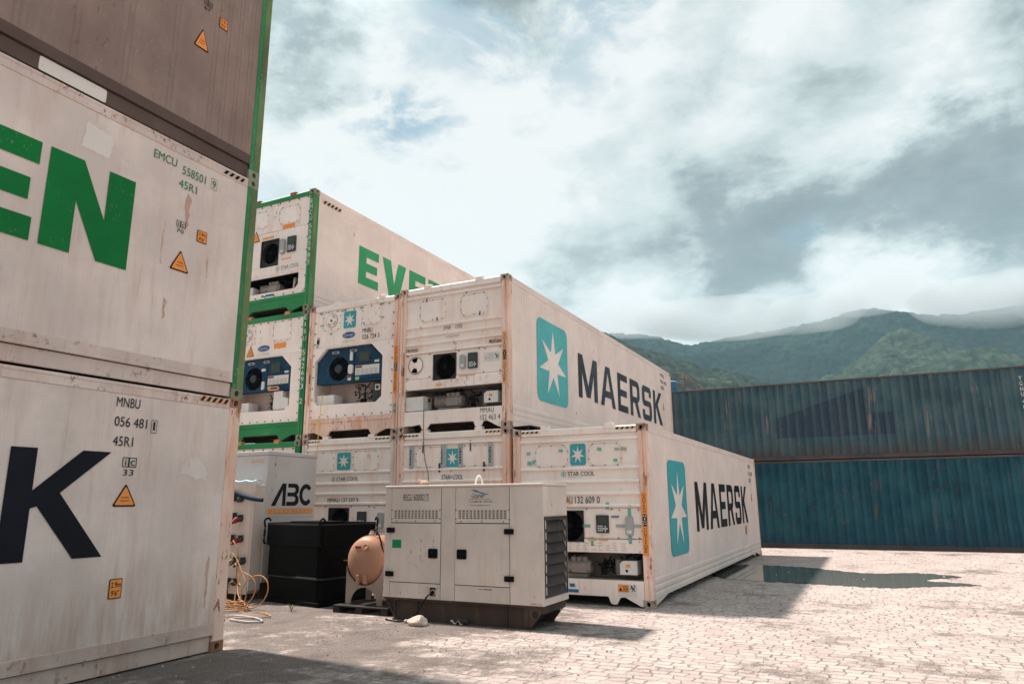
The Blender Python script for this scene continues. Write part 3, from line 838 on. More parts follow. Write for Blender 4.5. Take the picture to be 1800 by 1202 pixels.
def caution_strip(root, s0, t0, s1, t1, d=.001, faded=False):
    """vertical orange sticker: CAUTION / HIGH in a black box / CONTAINER"""
    mb = MB(); w = s1 - s0; h = t1 - t0
    mb.rect(FMAP, s0, t0, s1, t1, d, 0)
    a = s0 + w * .24; lw = w * .52
    n = h / 21.5
    mb.stacked('CAUTION', FMAP, a, t1 - n * .5, lw, n * .72, n * .22, d + .003, 1, .02)
    mb.rect(FMAP, s0 + w * .12, t1 - n * 11.55, s1 - w * .12, t1 - n * 7.4, d + .002, 1)
    mb.stacked('HIGH', FMAP, a, t1 - n * 7.65, lw, n * .72, n * .22, d + .005, 0 if faded else 2, .02)
    mb.stacked('CONTAINER', FMAP, a, t1 - n * 12.1, lw, n * .72, n * .24, d + .003, 1, .02)
    mb.build('caution_sticker', ['paleorange' if faded else 'orange', 'black', 'white_ink'], root)

def starcool(root, s0, t0, s1, t1, d=-.034, style=0):
    mb = MB(); h = t1 - t0; w = s1 - s0
    if style == 0:
        c = (s0 + h * .5, t0 + h * .5); r = h * .62
        for k in range(6):
            a = rad(60 * k + 30); q = (math.cos(a), math.sin(a)); n_ = (-q[1], q[0])
            pt = lambda u_, v_: (c[0] + q[0] * r * u_ + n_[0] * r * v_, c[1] + q[1] * r * u_ + n_[1] * r * v_)
            mb.sheet([[pt(.15, -.08), pt(.55, -.08), pt(.95, -.26), pt(1, -.1), pt(1, .1), pt(.95, .26), pt(.55, .08), pt(.15, .08)]], FMAP, d, 1)
        mb.text('STAR COOL', FMAP, s0 + h * 1.5, t0 + h * .12, w - h * 1.5, h * .9, d, 0, .03)
        mb.text('INTEGRATED', FMAP, s0 + h * 1.5, t0 - h * .22, w * .42, h * .2, d, 2)
    elif style == 1:
        mb.text('STAR', FMAP, s0, t0, w * .38, h, d, 0, 0, .3)
        mb.text('COOL', FMAP, s0 + w * .62, t0, w * .38, h, d, 0, 0, .3)
    else:
        mb.text('STAR', FMAP, s0, t0, w * .40, h, d, 0, .0, .3)
        mb.text('COOL', FMAP, s0 + w * .58, t0, w * .42, h, d, 0, .0, .3)
        mb.text('*', FMAP, s0 + w * .43, t0 + h * .1, w * .12, h * .9, d, 1)
    mb.build('unit_logo', ['ink', 'teal', 'greytape'], root)

def label_row(root, items, mat='ink', d=-.034, bold=.0):
    for body, s0, t0, s1, t1 in items:
        mb = MB(); mb.text(body, FMAP, s0, t0, s1 - s0, t1 - t0, d, 0, bold); mb.build('lettering', mat, root)

# ---- tape scraps and rubbed-out stickers round a hatch
def scraps(root, pts, mat, d=-.022, seed=3, sz=(.10, .05)):
    rr = random.Random(seed)
    for s, t in pts:
        w, h = sz[0] * rr.uniform(.7, 1.1), sz[1] * rr.uniform(.7, 1.2); a = rr.uniform(-.15, .15)
        q = [(-w / 2, -h / 2), (w / 2, -h / 2), (w / 2, h / 2), (-w / 2, h / 2)]
        MB().sheet([[(s + x * math.cos(a) - y * math.sin(a), t + x * math.sin(a) + y * math.cos(a)) for x, y in q]], FMAP, d).build('tape_scrap', mat, root)
def tapes(root, rects, mat, name='tape_strip'):
    for s0, t0, s1, t1, d in rects: MB().rect(FMAP, s0, t0, s1, t1, d).build(name, mat, root)
def words(root, mp, items, mat, d, bold=.0):
    for body, s0, t0, w, h in items: MB().text(body, mp, s0, t0, w, h, d, 0, bold).build('lettering', mat, root)

GRP = 'refrigerated containers stacked in the yard'
X1, X2 = -W, -2.49 - W
X3 = -2.49 - W - .1047 - W
X4 = X3 - .09 - W

# ---- A: the nearest white container with the star and the long name on its side
A = thing('reefer_container', 'white container ending the row, star and name on its long side, nothing on top', 'container', (-W, -.069, -.057), 0, GRP)
reefer_shell(A, 'white', 'post', 'casting')
star_front(A, 'white_front', 'post', seed=2, stripes=((.17, .52), (1.92, 2.27)), left_box=False, sillm='white_front')
emblem(FMAP, 1.085, 2.245, 1.370, 2.605, A, -.032, .035)
starcool(A, .915, 2.055, 1.515, 2.135)
label_row(A, [('MMAU', .86, 1.612, 1.105, 1.722), ('132 609 0', 1.155, 1.612, 1.595, 1.722)], bold=.006)
caution_strip(A, 2.312, .79, 2.405, 1.775)
emblem(SMAP, 1.30, .68, 2.67, 2.365, A, -.004, .16)
bigword('MAERSK', SMAP, 3.45, 10.10, 1.03, 2.02, .20, 'deepnavy', A, -.004, [1.25, 1.12, .85, .95, .95, 1.0])
words(A, SMAP, [('MMAU', 10.75, 2.55, .5, .12), ('132 609', 10.75, 2.55 - .2, .75, .12), ('45R1', 10.75, 2.55 - .4, .42, .12)], 'navy', -.004, .008)
tri_sign(SMAP, 10.95, 1.62, 11.15, 1.86, A, -.005, False)
height_sticker(SMAP, 9.5, .72, 9.72, .95, A, -.005)
scraps(A, [(.30, 2.47), (1.93, 2.49), (2.05, 2.49)], 'greytape', -.020, 1)
scraps(A, [(.32, 2.30), (.40, 2.32), (.92, 2.50), (1.62, 2.50), (1.90, 2.31)], 'tape', -.020, 2, (.08, .055))
tapes(A, [(2.07, 1.405, 2.125, 1.525, -.034), (2.07, .97, 2.125, 1.098, -.019), (1.28, 1.22, 1.42, 1.27, -.028), (1.70, 1.515, 1.76, 1.62, -.017), (1.42, .93, 1.47, 1.06, -.019)], 'tape')
tapes(A, [(1.86, 1.225, 2.03, 1.27, -.029), (2.165, 1.225, 2.29, 1.27, -.029)], 'greytape')
mb = MB(); mb.slab([rc(1.79, 1.385, 1.92, 1.405)], FMAP, -.03, -.012); mb.build('door_handle', 'badgeblue', A, .004)
mb = MB(); mb.rect(FMAP, 1.02, 1.545 + .06, 1.12, 1.64, -.0185); mb.build('orange_label', 'orange', A)

# ---- B: on top of the second stack
B = thing('reefer_container', 'white container on top of the middle stack, faded grey name on its long side', 'container', (X2, -.112, PITCHZ), 0, GRP)
reefer_shell(B, 'white', 'post', 'casting')
star_front(B, 'white_front', 'post', ribs=(2.69, 2.08, 1.90, 1.73, 1.56), hat=((.46, 2.20, 1.05, 2.60), (1.40, 2.20, 1.98, 2.60)), cover='left', seed=4, sillm='white_front', botlabel=False)
starcool(B, 1.00, 1.965, 1.43, 2.035, -.034, 1)
label_row(B, [('integrated', 1.06, 1.79, 1.36, 1.85)], 'greytape')
label_row(B, [('MMAU', 1.84, .29, 2.13, .385), ('102 463 4', 1.84, .155, 2.26, .255)], 'navy', -.005, .006)
caution_strip(B, 2.312, .79, 2.405, 1.775, .001, True)
caution_strip(B, .085, .70, .137, 1.60, .001, True)
emblem(SMAP, 1.285, .65, 2.90, 2.37, B, -.004, .18, ('paleteal', 'emblemwhite'))
bigword('MAERSK', SMAP, 3.55, 10.88, 1.0, 2.02, .22, 'navy', B, -.004, [1.25, 1.12, .85, .95, .95, 1.0])
words(B, SMAP, [('MMAU', 10.85, 2.58, .5, .12), ('102 463', 10.85, 2.58 - .2, .75, .12), ('45R1', 10.85, 2.58 - .4, .42, .12)], 'navy', -.004, .008)
tri_sign(SMAP, 11.0, 1.52, 11.2, 1.78, B, -.005, False)
# round fresh-air vent left of the fan
mb = MB(); mb.slab([circ(.375, 1.315, .165, 30)], FMAP, -.042, -.030, 0)
for a0 in (70, 230):
    mb.sheet([[(.375 + q * math.cos(rad(a0 + t)), 1.315 + q * math.sin(rad(a0 + t))) for q, ts in ((.15, range(0, 61, 10)), (.06, range(60, -1, -10))) for t in ts]], FMAP, -.027, 1)
mb.sheet([circ(.375, 1.315, .172, 30), circ(.375, 1.315, .160, 30)], FMAP, -.026, 1)
mb.lathe([(0, .025), (.02, .02)], FMAP(.375, 1.315, -.03), (0, -1, 0), 10, 0)
mb.build('vent_disc', ['white_front', 'hole'], B)
for q in ((.17, 1.60, .42, 1.65), (2.02, 1.60, 2.27, 1.65)):
    mb = MB(); mb.slab([rrect(*q, .024, 4), rrect(q[0] + .018, q[1] + .014, q[2] - .018, q[3] - .014, .01, 2)], FMAP, -.045, -.012); mb.build('lifting_handle', 'casting', B)
mb = MB(); mb.rect(FMAP, 1.90, 1.25, 2.24, 1.42, -.036, 0)
for j in range(4): mb.rect(FMAP, 2.0, 1.30 + j * .03, 2.1, 1.308 + j * .03, -.033, 1)
mb.sheet([[(1.925, 1.30), (1.975, 1.30), (1.95, 1.35)]], FMAP, -.033, 1)
for q in ([(2.14, 1.38), (2.158, 1.388), (2.19, 1.325), (2.174, 1.318)], [(2.178, 1.34), (2.215, 1.365), (2.221, 1.357), (2.186, 1.328)], [(2.176, 1.32), (2.155, 1.285), (2.163, 1.281), (2.19, 1.318)], [(2.188, 1.322), (2.214, 1.292), (2.221, 1.298), (2.196, 1.33)]): mb.sheet([q], FMAP, -.033, 2)
mb.build('safety_label', ['paper', 'greytape', 'black'], B)
scraps(B, [(.61, 2.61), (.86, 2.20), (1.52, 2.66), (1.82, 2.20), (1.30, 1.56)], 'ink', -.020, 5, (.025, .07))

# ---- below B: behind the generator
C2 = thing('reefer_container', 'white ground level container behind the beige generator, grey tape around its hatches', 'container', (X2, -.112, 0), 0, GRP)
reefer_shell(C2, 'white', 'post', 'casting')
star_front(C2, 'white_front', 'post', seed=6, stripes=((.17, .50), (1.95, 2.27)), hat=((.44, 2.235, 1.08, 2.60), (1.44, 2.235, 2.02, 2.60)))
emblem(FMAP, 1.11, 2.225, 1.375, 2.56, C2, -.032, .012)
starcool(C2, 1.00, 1.995, 1.46, 2.085, -.034, 2)
caution_strip(C2, .085, .70, .137, 1.60, .001, True)
tapes(C2, [(s - .05, 2.20, s + .05, 2.66, -.018) for s in (.33, 1.05, 1.42, 2.05)], 'greytape')
tapes(C2, [(s, 2.50, s + .03, 2.70, -.014) for s in (.58, 1.62)] + [(s, 2.13, s + .04, 2.30, -.014) for s in (.95, 1.90)], 'navy')
for s in (1.0, 2.03, .30, 1.40):
    mb = MB()
    for k in range(6): mb.rect(FMAP, s + .005 * (k % 2), 2.28 + k * .05, s + .03, 2.315 + k * .05, -.014, 0)
    mb.build('sticker_print', 'navy', C2)

# ---- C: blue condenser unit, white frame ; F: the same unit in a green frame
def carrier_front(root, pm, fm, lead=0, seed=1, sillm=None, stripes=(), handle=False):
    header(root, fm if fm == 'green' else pm, stripes, (.62, 1.80) if fm == 'green' else (.75, 1.95), 'orangelug' if fm == 'green' else None)
    hole = [(.22, .80), (.30, .71), (1.86, .69), (2.0, .80), (2.0, 1.64), (1.70, 1.925), (.50, 1.925), (.22, 1.66)]
    mb = MB(); mb.slab([rc(.142, 1.93 + .03, W - .142, H - .134)], FMAP, -.085, -.035); mb.build('front_wall', pm, root, .003)
    mb = MB(); mb.slab([rc(.142, .42, W - .142, 1.955), hole], FMAP, -.085, -.030); mb.build('bay_surround', pm, root, .003)
    mb = MB(); n = len(hole)
    mb.add([FMAP(p[0], p[1], d) for d in (-.086, -.55) for p in hole], [(i, (i + 1) % n, n + (i + 1) % n, n + i) for i in range(n)] + [tuple(range(n, 2 * n))], 0)
    mb.build('machinery_bay', 'white_old', root)
    mb = MB()
    out = [(.145, .415), (.145, .13), (.30, .13), (.48, .06), (.56, .02), (.66, .06), (.72, .15), (W - .72, .15), (W - .66, .06), (W - .56, .02), (W - .48, .06), (W - .30, .13), (W - .145, .13), (W - .145, .415)]
    mb.slab([out], FMAP, -.06, -.012); mb.slab([rc(.146, .33, W - .146, .36)], FMAP, -.012, .004)
    mb.build('front_sill', sillm or pm, root, .004)
    pts = [(.18 + k * .23, .46) for k in range(10)] + [(2.25, .6 + k * .24) for k in range(9)] + [(.18, .6 + k * .24) for k in range(9)] + [(.3 + k * .23, H - .17) for k in range(9)]
    rowbolts(root, pts[:10], -.03, 'bolt', .015); rowbolts(root, pts[10:19], -.03, 'bolt', .015); rowbolts(root, pts[19:28], -.03, 'bolt', .015); rowbolts(root, pts[28:], -.03, 'bolt', .015)
    # the painted unit
    unit = [(.225, 1.17), (1.90, 1.155), (1.985, 1.165), (1.985, 1.63), (1.69, 1.915), (.51, 1.915), (.225, 1.65)]
    R = .262; cx, cy = .81, 1.47
    mb = MB(); mb.slab([unit, circ(cx, cy, R, 36)], FMAP, -.30, -.105)
    for q in ((1.20, 1.17, 1.235, 1.90), ): mb.slab([rc(*q)], FMAP, -.105, -.085)
    u = mb.build('condenser_unit', 'bluesteel', root, .004)
    mb = MB()
    mb.lathe([(0, R - .001), (.002, R - .001)], FMAP(cx, cy, -.22), (0, -1, 0), 36, 0)
    mb.lathe([(0, .095), (.035, .09), (.04, .06)], FMAP(cx, cy, -.115), (0, -1, 0), 20, 1)
    for r in np.linspace(.10, R * .99, 10): mb.tube([FMAP(cx + r * math.cos(a), cy + r * math.sin(a), -.108) for a in np.linspace(0, 2 * math.pi, 33)], .004, 4, 2, False)
    for k in range(10):
        a = 2 * math.pi * k / 10; mb.tube([FMAP(cx, cy, -.106), FMAP(cx + R * math.cos(a), cy + R * math.sin(a), -.106)], .005, 4, 2)
    mb.build('condenser_fan', ['hole', 'charcoal', 'dark'], u)
    mb = MB(); mb.slab([rc(1.26, 1.22, 1.96, 1.62), ], FMAP, -.105, -.085); mb.slab([[(1.26, 1.63), (1.94, 1.63), (1.66, 1.90), (1.26, 1.90)]], FMAP, -.105, -.088)
    d = mb.build('control_door', 'bluesteel', u, .003)
    mb = MB(); mb.slab([rrect(1.36, 1.555, 1.64, 1.79, .015, 2)], FMAP, -.09, -.070, 0); mb.rect(FMAP, 1.40, 1.59, 1.60, 1.75, -.067, 1); mb.build('display_window', ['charcoal', 'screen'], d)
    mb = MB(); mb.rect(FMAP, 1.27, 1.29, 1.89, 1.49, -.082, 0); mb.rect(FMAP, 1.28, 1.44, 1.45, 1.48, -.079, 1)
    for k in range(5):
        for j in range(4): mb.rect(FMAP, 1.30 + k * .115, 1.305 + j * .03, 1.39 + k * .115, 1.318 + j * .03, -.079, 2)
    mb.build('instruction_label', ['paper', 'red', 'greytape'], d)
    mb = MB(); mb.rect(FMAP, 1.76, 1.53, 1.88, 1.575, -.082, 0); mb.rect(FMAP, 1.06, 1.20, 1.15, 1.30, -.10, 0); mb.rect(FMAP, 1.065, 1.26, 1.145, 1.295, -.097, 1); mb.rect(FMAP, 1.275, 1.19, 1.38, 1.26, -.082, 2)
    mb.build('small_labels', ['paper', 'red', 'eco'], u)
    mb = MB()
    if lead == 0:
        mb.slab([rrect(1.12, 1.62, 1.19, 1.80, .015, 2)], FMAP, -.105, -.07); mb.slab([rrect(1.10, 1.33, 1.22, 1.53, .05, 4)], FMAP, -.105, -.05)
    else:
        mb.slab([rrect(1.06, 1.62, 1.17, 1.68, .01, 2)], FMAP, -.105, -.08); mb.slab([rrect(1.10, 1.22, 1.17, 1.38, .01, 2)], FMAP, -.105, -.07)
    mb.build('service_cover', 'whitebox', u, .008)
    for s in (.72, 1.20):
        mb = MB(); mb.slab([rrect(s - .09, 1.80, s + .09, 1.855, .02, 3), rrect(s - .06, 1.812, s + .06, 1.843, .008, 2)], FMAP, -.105, -.075); mb.build('lifting_handle', 'greyplastic', u)
    # what hangs below it
    mb = MB(); mb.slab([rc(.235, .72, .70, .93)], FMAP, -.4, -.12); mb.build('electrical_box', 'whitebox', root, .006)
    if lead == 0:
        mb = MB(); mb.lathe([(0, .05), (.01, .065), (.30, .065), (.32, .04)], (1.33, .3, .78), (0, 0, 1), 16); mb.build('receiver_tank', 'greymetal', root, 0, True)
        mb = MB(); mb.slab([rc(1.66, .72, 1.86, 1.14)], FMAP, -.4, -.2); mb.build('terminal_box', 'charcoal', root, .006)
        mb = MB(); mb.slab([rc(1.73, .96, 1.85, 1.08)], FMAP, -.2, -.17, 0); mb.slab([rc(1.755, .985, 1.825, 1.055)], FMAP, -.17, -.165, 1); mb.build('socket_plate', ['whitebox', 'charcoal'], root, .004)
        pipes(root, 1.18, 1.62, .74, 1.15, 14, seed)
    else:
        mb = MB(); mb.slab([[(1.46, .72), (1.90, .72), (1.90, .95), (1.73, 1.0), (1.73, 1.13), (1.46, 1.13)]], FMAP, -.4, -.10); mb.build('cover_plate', 'whitebox', root, .004)
        pipes(root, 1.22, 1.46, .72, 1.15, 14, seed, 'black', .1, .3)
        if True:
            mb = MB(); mb.slab([rrect(1.32, 1.155, 1.62, 1.24, .02, 3), rrect(1.345, 1.18, 1.595, 1.22, .01, 2)], FMAP, -.10, -.06); mb.build('pull_handle', 'paleorange', u)
    mb = MB(); mb.lathe([(0, .06), (.10, .07), (.12, .04)], (1.36 if lead == 0 else 1.34, .28, .70), (0, 0, 1), 14); mb.build('compressor', 'dark', root)

Cc = thing('reefer_container', 'white upper container with navy blue fan unit, number 026 724 3 below a star', 'container', (X3, .026, PITCHZ), 0, GRP)
reefer_shell(Cc, 'white', 'post', 'casting')
carrier_front(Cc, 'white_front', 'post', 0, 11, 'post')
hatch(Cc, .40, 2.33, .86, 2.73, 'white_front', .08, -.035, True)
hatch(Cc, 1.46, 2.35, 1.90, 2.77, 'white_front', .08, -.035)
emblem(FMAP, .945, 2.32, 1.275, 2.69, Cc, -.030, .03)
def badge(root, cx, cy, rx, ry, d=-.030):
    mb = MB(); mb.sheet([circ(cx, cy, rx, 30, ry)], FMAP, d, 0)
    mb.sheet([circ(cx, cy, rx * .95, 30, ry * .92), circ(cx, cy, rx * .91, 30, ry * .85)], FMAP, d + .002, 1)
    mb.text('Carrier', FMAP, cx - rx * .7, cy - ry * .38, rx * 1.4, ry * .85, d + .003, 1, .015, .25)
    mb.text('primeline', FMAP, cx - rx * 1.0, cy - ry * 2.1, rx * 2.0, ry * .6, d, 2, .01, .2)
    mb.build('maker_badge', ['badgeblue', 'white_ink', 'eco'], root)
badge(Cc, 1.10, 2.165, .175, .075)
label_row(Cc, [('MNBU', 1.46, 2.165, 1.72, 2.265), ('026 724 3', 1.46, 2.03, 1.90, 2.13)], 'ink', -.030, .006)
caution_strip(Cc, 2.312, .82, 2.405, 1.80)
caution_strip(Cc, .085, .70, .137, 1.75, .001, True)
scraps(Cc, [(.33, 2.72), (.36, 2.45), (.92, 2.72), (1.42, 2.72), (1.47, 2.38), (1.97, 2.45), (1.95, 2.75), (.62, 2.24)], 'tape', -.022, 8, (.11, .035))
scraps(Cc, [(.26, 2.05), (.27, 2.12)], 'greytape', -.028, 9, (.07, .2))
mb = MB()
for z in (.58, .47): mb.sheet([circ(2.36, z, .035, 16)], FMAP, .0, 0)
mb.build('teal_dot_sticker', 'teal', Cc)

D = thing('reefer_container', 'white ground level container behind the black basin, number MMAU 137 597 9', 'container', (X3, .026, 0), 0, GRP)
reefer_shell(D, 'white', 'post_light', 'casting')
star_front(D, 'white_front', 'post_light', seed=9, hat=((.30, 2.225, .86, 2.60), (1.36, 2.225, 1.98, 2.60)), stripes=((.17, .48), (1.9, 2.27)))
emblem(FMAP, .945, 2.245, 1.285, 2.59, D, -.032, .03)
starcool(D, .82, 2.02, 1.50, 2.10)
label_row(D, [('MMAU 137 597 9', .74, 1.60, 1.52, 1.685)], 'ink', -.034, .006)

# ---- E: the evergreen on top of the tall stack
Eg = thing('reefer_container', 'green framed container topping the tall back stack, green letters on its side', 'container', (X4, .067, 2 * PITCHZ), 0, GRP)
reefer_shell(Eg, 'white', 'green', 'casting_green', botm='white')
def plain_front(root, pm, fm, seed, full=True):
    header(root, fm, (), (.62, 1.75), 'redlug' if seed == 3 else 'orangelug')
    mb = MB()
    mb.slab([rc(.142, 2.06, W - .142, H - .134)], FMAP, -.085, -.035); mb.build('front_wall', pm, root, .003)
    mb = MB(); out = [(.145, .42), (.145, .12), (.4, .05), (.55, .02), (.7, .14), (W - .7, .14), (W - .55, .02), (W - .4, .06), (W - .145, .13), (W - .145, .42)]
    mb.slab([out], FMAP, -.06, -.012); mb.slab([rc(.146, .33, W - .146, .35)], FMAP, -.012, -.004)
    mb.build('front_sill', fm, root, .004)
    rowbolts(root, [(.2 + k * .29, H - .165) for k in range(8)] + [(2.27, .5 + k * .31) for k in range(7)] + [(.2 + k * .29, .46) for k in range(8)], -.03, 'bolt', .018)
plain_front(Eg, 'white_front', 'green', 3)
hatch(Eg, .43, 2.23, 1.0, 2.62, 'white_front', .10, -.035)
hatch(Eg, 1.37, 2.20, 2.0, 2.60, 'white_front', .10, -.035)
f = (.84, 1.22, 1.40, 1.86)
for i, q in enumerate(((.142, 1.20, f[0] - .004, 2.055), (f[2] + .004, 1.20, W - .142, 2.055), (f[0] - .002, f[3] + .004, f[2] + .002, 2.052))):
    mb = MB(); mb.slab([rc(*q)], FMAP, -.085, -.038 - .002 * (i == 2)); mb.build('service_panel', 'white_front', Eg, .003)
mb = MB(); mb.slab([rc(.142, .98, W - .142, 1.195 - .002)], FMAP, -.085, -.030); mb.build('lower_panel', 'white_front', Eg, .003)
mb = MB(); mb.slab([rc(.142, .425, W - .142, .975), [(.20, .56), (1.98, .56), (2.06, .64), (2.06, .93), (.20, .93)]], FMAP, -.085, -.032); mb.build('bay_surround', 'white_front', Eg, .003)
cavity(Eg, .20, .56, 2.06, .93, .5, 'hole')
fan_square(Eg, *f)
controller(Eg, 1.68, 1.46, 1.93, 1.83)
greycover(Eg, 1.47, 1.44, 1.61, 1.80)
starcool(Eg, 1.36, 1.05, 2.06, 1.15, -.028)
tri_sign(FMAP, .50, 1.88, .78, 2.17, Eg, -.032, False)
mb = MB(); mb.rect(FMAP, 1.48, 2.03 + .03, 1.86, 2.16, -.032, 0); mb.rect(FMAP, .86, 1.90, 1.22, 1.96, -.034, 1); mb.rect(FMAP, 1.5, 1.30, 1.80, 1.335, -.034, 1); mb.build('orange_label', ['orange', 'paleorange'], Eg)
mb = MB(); mb.rect(FMAP, .95, .47, 1.04, .51, -.029); mb.rect(FMAP, 1.08, .465, 1.34, .515, -.029); mb.build('blue_label', 'labelblue', Eg)
compressor(Eg, .74, .70, .62, .11)
mb = MB(); mb.slab([rc(.24, .565, .60, .78)], FMAP, -.3, -.10); mb.build('electrical_box', 'whitebox', Eg, .006)
mb = MB(); mb.lathe([(0, .035), (.01, .055), (.24, .055), (.26, .03)], (1.78, .25, .63), (0, 0, 1), 14); mb.build('receiver_tank', 'whitebox', Eg, 0, True)
pipes(Eg, 1.4, 2.0, .60, .92, 12, 21, 'dark', .1, .35)
mb = MB()
t = mb.stacked('EMCU', FMAP, 2.325, 2.64, .075, .105, .035, .001)
t = mb.stacked('558598', FMAP, 2.325, t - .05, .075, .105, .035, .001)
mb.text('1', FMAP, 2.350, 1.07, .02, .10, .001)
mb.sheet([rc(2.325, 1.04, 2.40, 1.20), rc(2.331, 1.046, 2.394, 1.194)], FMAP, .001)
mb.build('lettering', 'white_ink', Eg)
bigword('evergreen', SMAP, 1.68, 10.6, 1.07, 2.05, .16, 'signgreen2', Eg, -.004, [.9, 1.2, .9, .95, .98, .95, .9, .9, .98])
hazard(SMAP, .30, 2.63, .95, 2.72, Eg, -.006, 5)

# ---- F: under it, blue fan unit in a green frame
F = thing('reefer_container', 'green framed middle container of the back stack, navy blue fan unit, orange warning triangle', 'container', (X4, .088, PITCHZ), 0, GRP)
reefer_shell(F, 'white', 'green', 'casting_green')
carrier_front(F, 'white_front', 'green', 1, 17, 'green')
hatch(F, .36, 2.28, .84, 2.70, 'white_front', .08, -.035, True)
hatch(F, 1.40, 2.28, 1.92, 2.72, 'white_front', .08, -.035)
badge(F, 1.13, 2.14, .19, .075)
tri_sign(FMAP, .60, 1.985, .84, 2.25, F, -.030)
mb = MB(); mb.rect(FMAP, 1.44, 2.10, 1.80, 2.22, -.031); mb.build('orange_label', 'orange', F)
mb = MB()
t = mb.stacked('EISU', FMAP, 2.325, 2.83 - .06, .075, .10, .06, .001)
mb.stacked('542693', FMAP, 2.325, 1.98, .08, .115, .035, .001)
mb.text('2', FMAP, 2.325, .79, .075, .12, .001)
mb.build('lettering', 'white_ink', F)

G = thing('reefer_container', 'green framed container at the bottom of the back stack, mostly behind the grey generator', 'container', (X4, .06, 0), 0, GRP)
reefer_shell(G, 'white', 'green', 'casting_green')
plain_front(G, 'white_front', 'green', 5)
mb = MB(); mb.slab([rc(.142, .425, W - .142, 2.055)], FMAP, -.085, -.037); mb.build('service_panel', 'white_front', G, .003)
hatch(G, .40, 2.2, .98, 2.58, 'white_front', .10, -.035); hatch(G, 1.42, 2.2, 2.0, 2.58, 'white_front', .10, -.035)

# ---- the near left stack, long sides towards us
LX, LY = -3.6298, -5.1882
def worn_edge(root, side_end):
    y0, y1 = (LN - .105, LN - .003) if side_end else (.003, .10)
    MB().box(W - .005, y0, .119, W + .001, y1, H - .119).build('post_edge', 'green_worn', root, .002)
LM = pmap((W, LN, 0), (0, 1, 0), (0, 0, 1))          # origin at the far lower corner: s <= 0 runs back towards the camera
L1 = thing('reefer_container', 'dirty white bottom container of the near left stack, large black letter K', 'container', (LX - W, LY - LN, -.05), 0, GRP)
reefer_shell(L1, 'white_grimy', 'post', 'casting_rust', 'seam', 'rail_old', botm='rail_grimy')
D_ = -.005
def lword(root, word, s_end, widths, w1, t0, t1, gap, mat):
    tot = sum(widths) * w1 + gap * (len(word) - 1)
    return bigword(word, LM, s_end - tot, s_end, t0, t1, gap, mat, root, D_, widths)
lword(L1, 'MAERSK', -1.60, [1.25, 1.12, .85, .95, .95, 1.06], 1.06*.87, 1.09 + .05, 2.107 + .05, .22, 'deepnavy')
mb = MB()
words(L1, LM, [('MNBU', -1.625, 2.625, .265, .10), ('056 481', -1.625, 2.425, .37, .10), ('45R1', -1.62, 2.225, .225, .10)], 'ink', D_, .008)
mb.text('1', LM, -1.180, 2.365 + .05, .022, .09, D_); mb.sheet([rc(-1.205, 2.335 + .05, -1.135, 2.475 + .05), rc(-1.200, 2.340 + .05, -1.140, 2.470 + .05)], LM, D_)
mb.build('lettering', 'ink', L1)
mark_ic(LM, -1.49, 1.965 + .05, .16, '33', L1, D_)
tri_sign(LM, -1.555, 1.568 + .05, -1.285, 1.80 + .05, L1, D_)
height_sticker(LM, -1.485, .675 + .05, -1.345, .865 + .05, L1, D_)
hazard(lambda s, t, d=0.0: LM(s, t, d), -.62, H - .085, -.20, H - .03, L1, .002, 5, ('paleorange', 'ink'))

L2 = thing('reefer_container', 'white middle container of the near left stack, large green letters and green corner post', 'container', (LX - W, LY - LN, PITCHZ - .05), 0, GRP)
reefer_shell(L2, 'white_old', 'green_old', 'casting_green', 'seam', 'rail_old')
z2 = -(PITCHZ - .05)
worn_edge(L2, True); worn_edge(Eg, False)
lword(L2, 'evergreen', -1.70, [.9, 1.2, .9, .95, .98, .95, .9, .9, .98], .93, 4.02 + z2, 5.03 + z2, .085, 'signgreen')
mb = MB()
words(L2, LM, [('EMCU', -1.525, 5.42 + z2, .30, .10), ('558501', -1.145, 5.375 + z2, .33, .105), ('45R1', -1.175, 5.20 + z2, .25, .10)], 'smallgreen', D_, .008)
mb.text('9', LM, -.715, 5.375 + z2, .05, .10, D_); mb.sheet([rc(-.735, 5.355 + z2, -.645, 5.50 + z2), rc(-.731, 5.36 + z2, -.649, 5.495 + z2)], LM, D_)
mb.build('lettering', 'smallgreen', L2)
mark_ic(LM, -1.155, 4.72 + z2, .125, '70', L2, D_)
tri_sign(LM, -1.19, 4.20 + z2, -.93, 4.455 + z2, L2, D_)
height_sticker(LM, -.865, 4.63 + z2, -.725, 4.78 + z2, L2, D_)
hazard(LM, -.57, 5.635 + z2, -.22, 5.71 + z2, L2, D_, 4, ('orange', 'black'))
def patch(root, pts, mat, d=-.0085, seed=1):
    """an uneven patch of touch-up paint"""
    rr = random.Random(seed); out = []
    for i in range(len(pts)):
        a, b = Vector(pts[i]), Vector(pts[(i + 1) % len(pts)])
        n = max(2, int((b - a).length / .04))
        for k in range(n):
            p = a.lerp(b, k / n); out.append((p.x + rr.uniform(-.012, .012), p.y + rr.uniform(-.012, .012)))
    MB().sheet([out], LM, d).build('paint_patch', mat, root)
patch(L1, [(-.78, 1.98), (-.72, 2.10), (-.66, 2.16), (-.58, 2.15), (-.52, 2.12), (-.42, 2.0), (-.44, 1.90), (-.50, 1.93), (-.58, 1.90), (-.66, 1.95)], 'worn', -.009, 4)
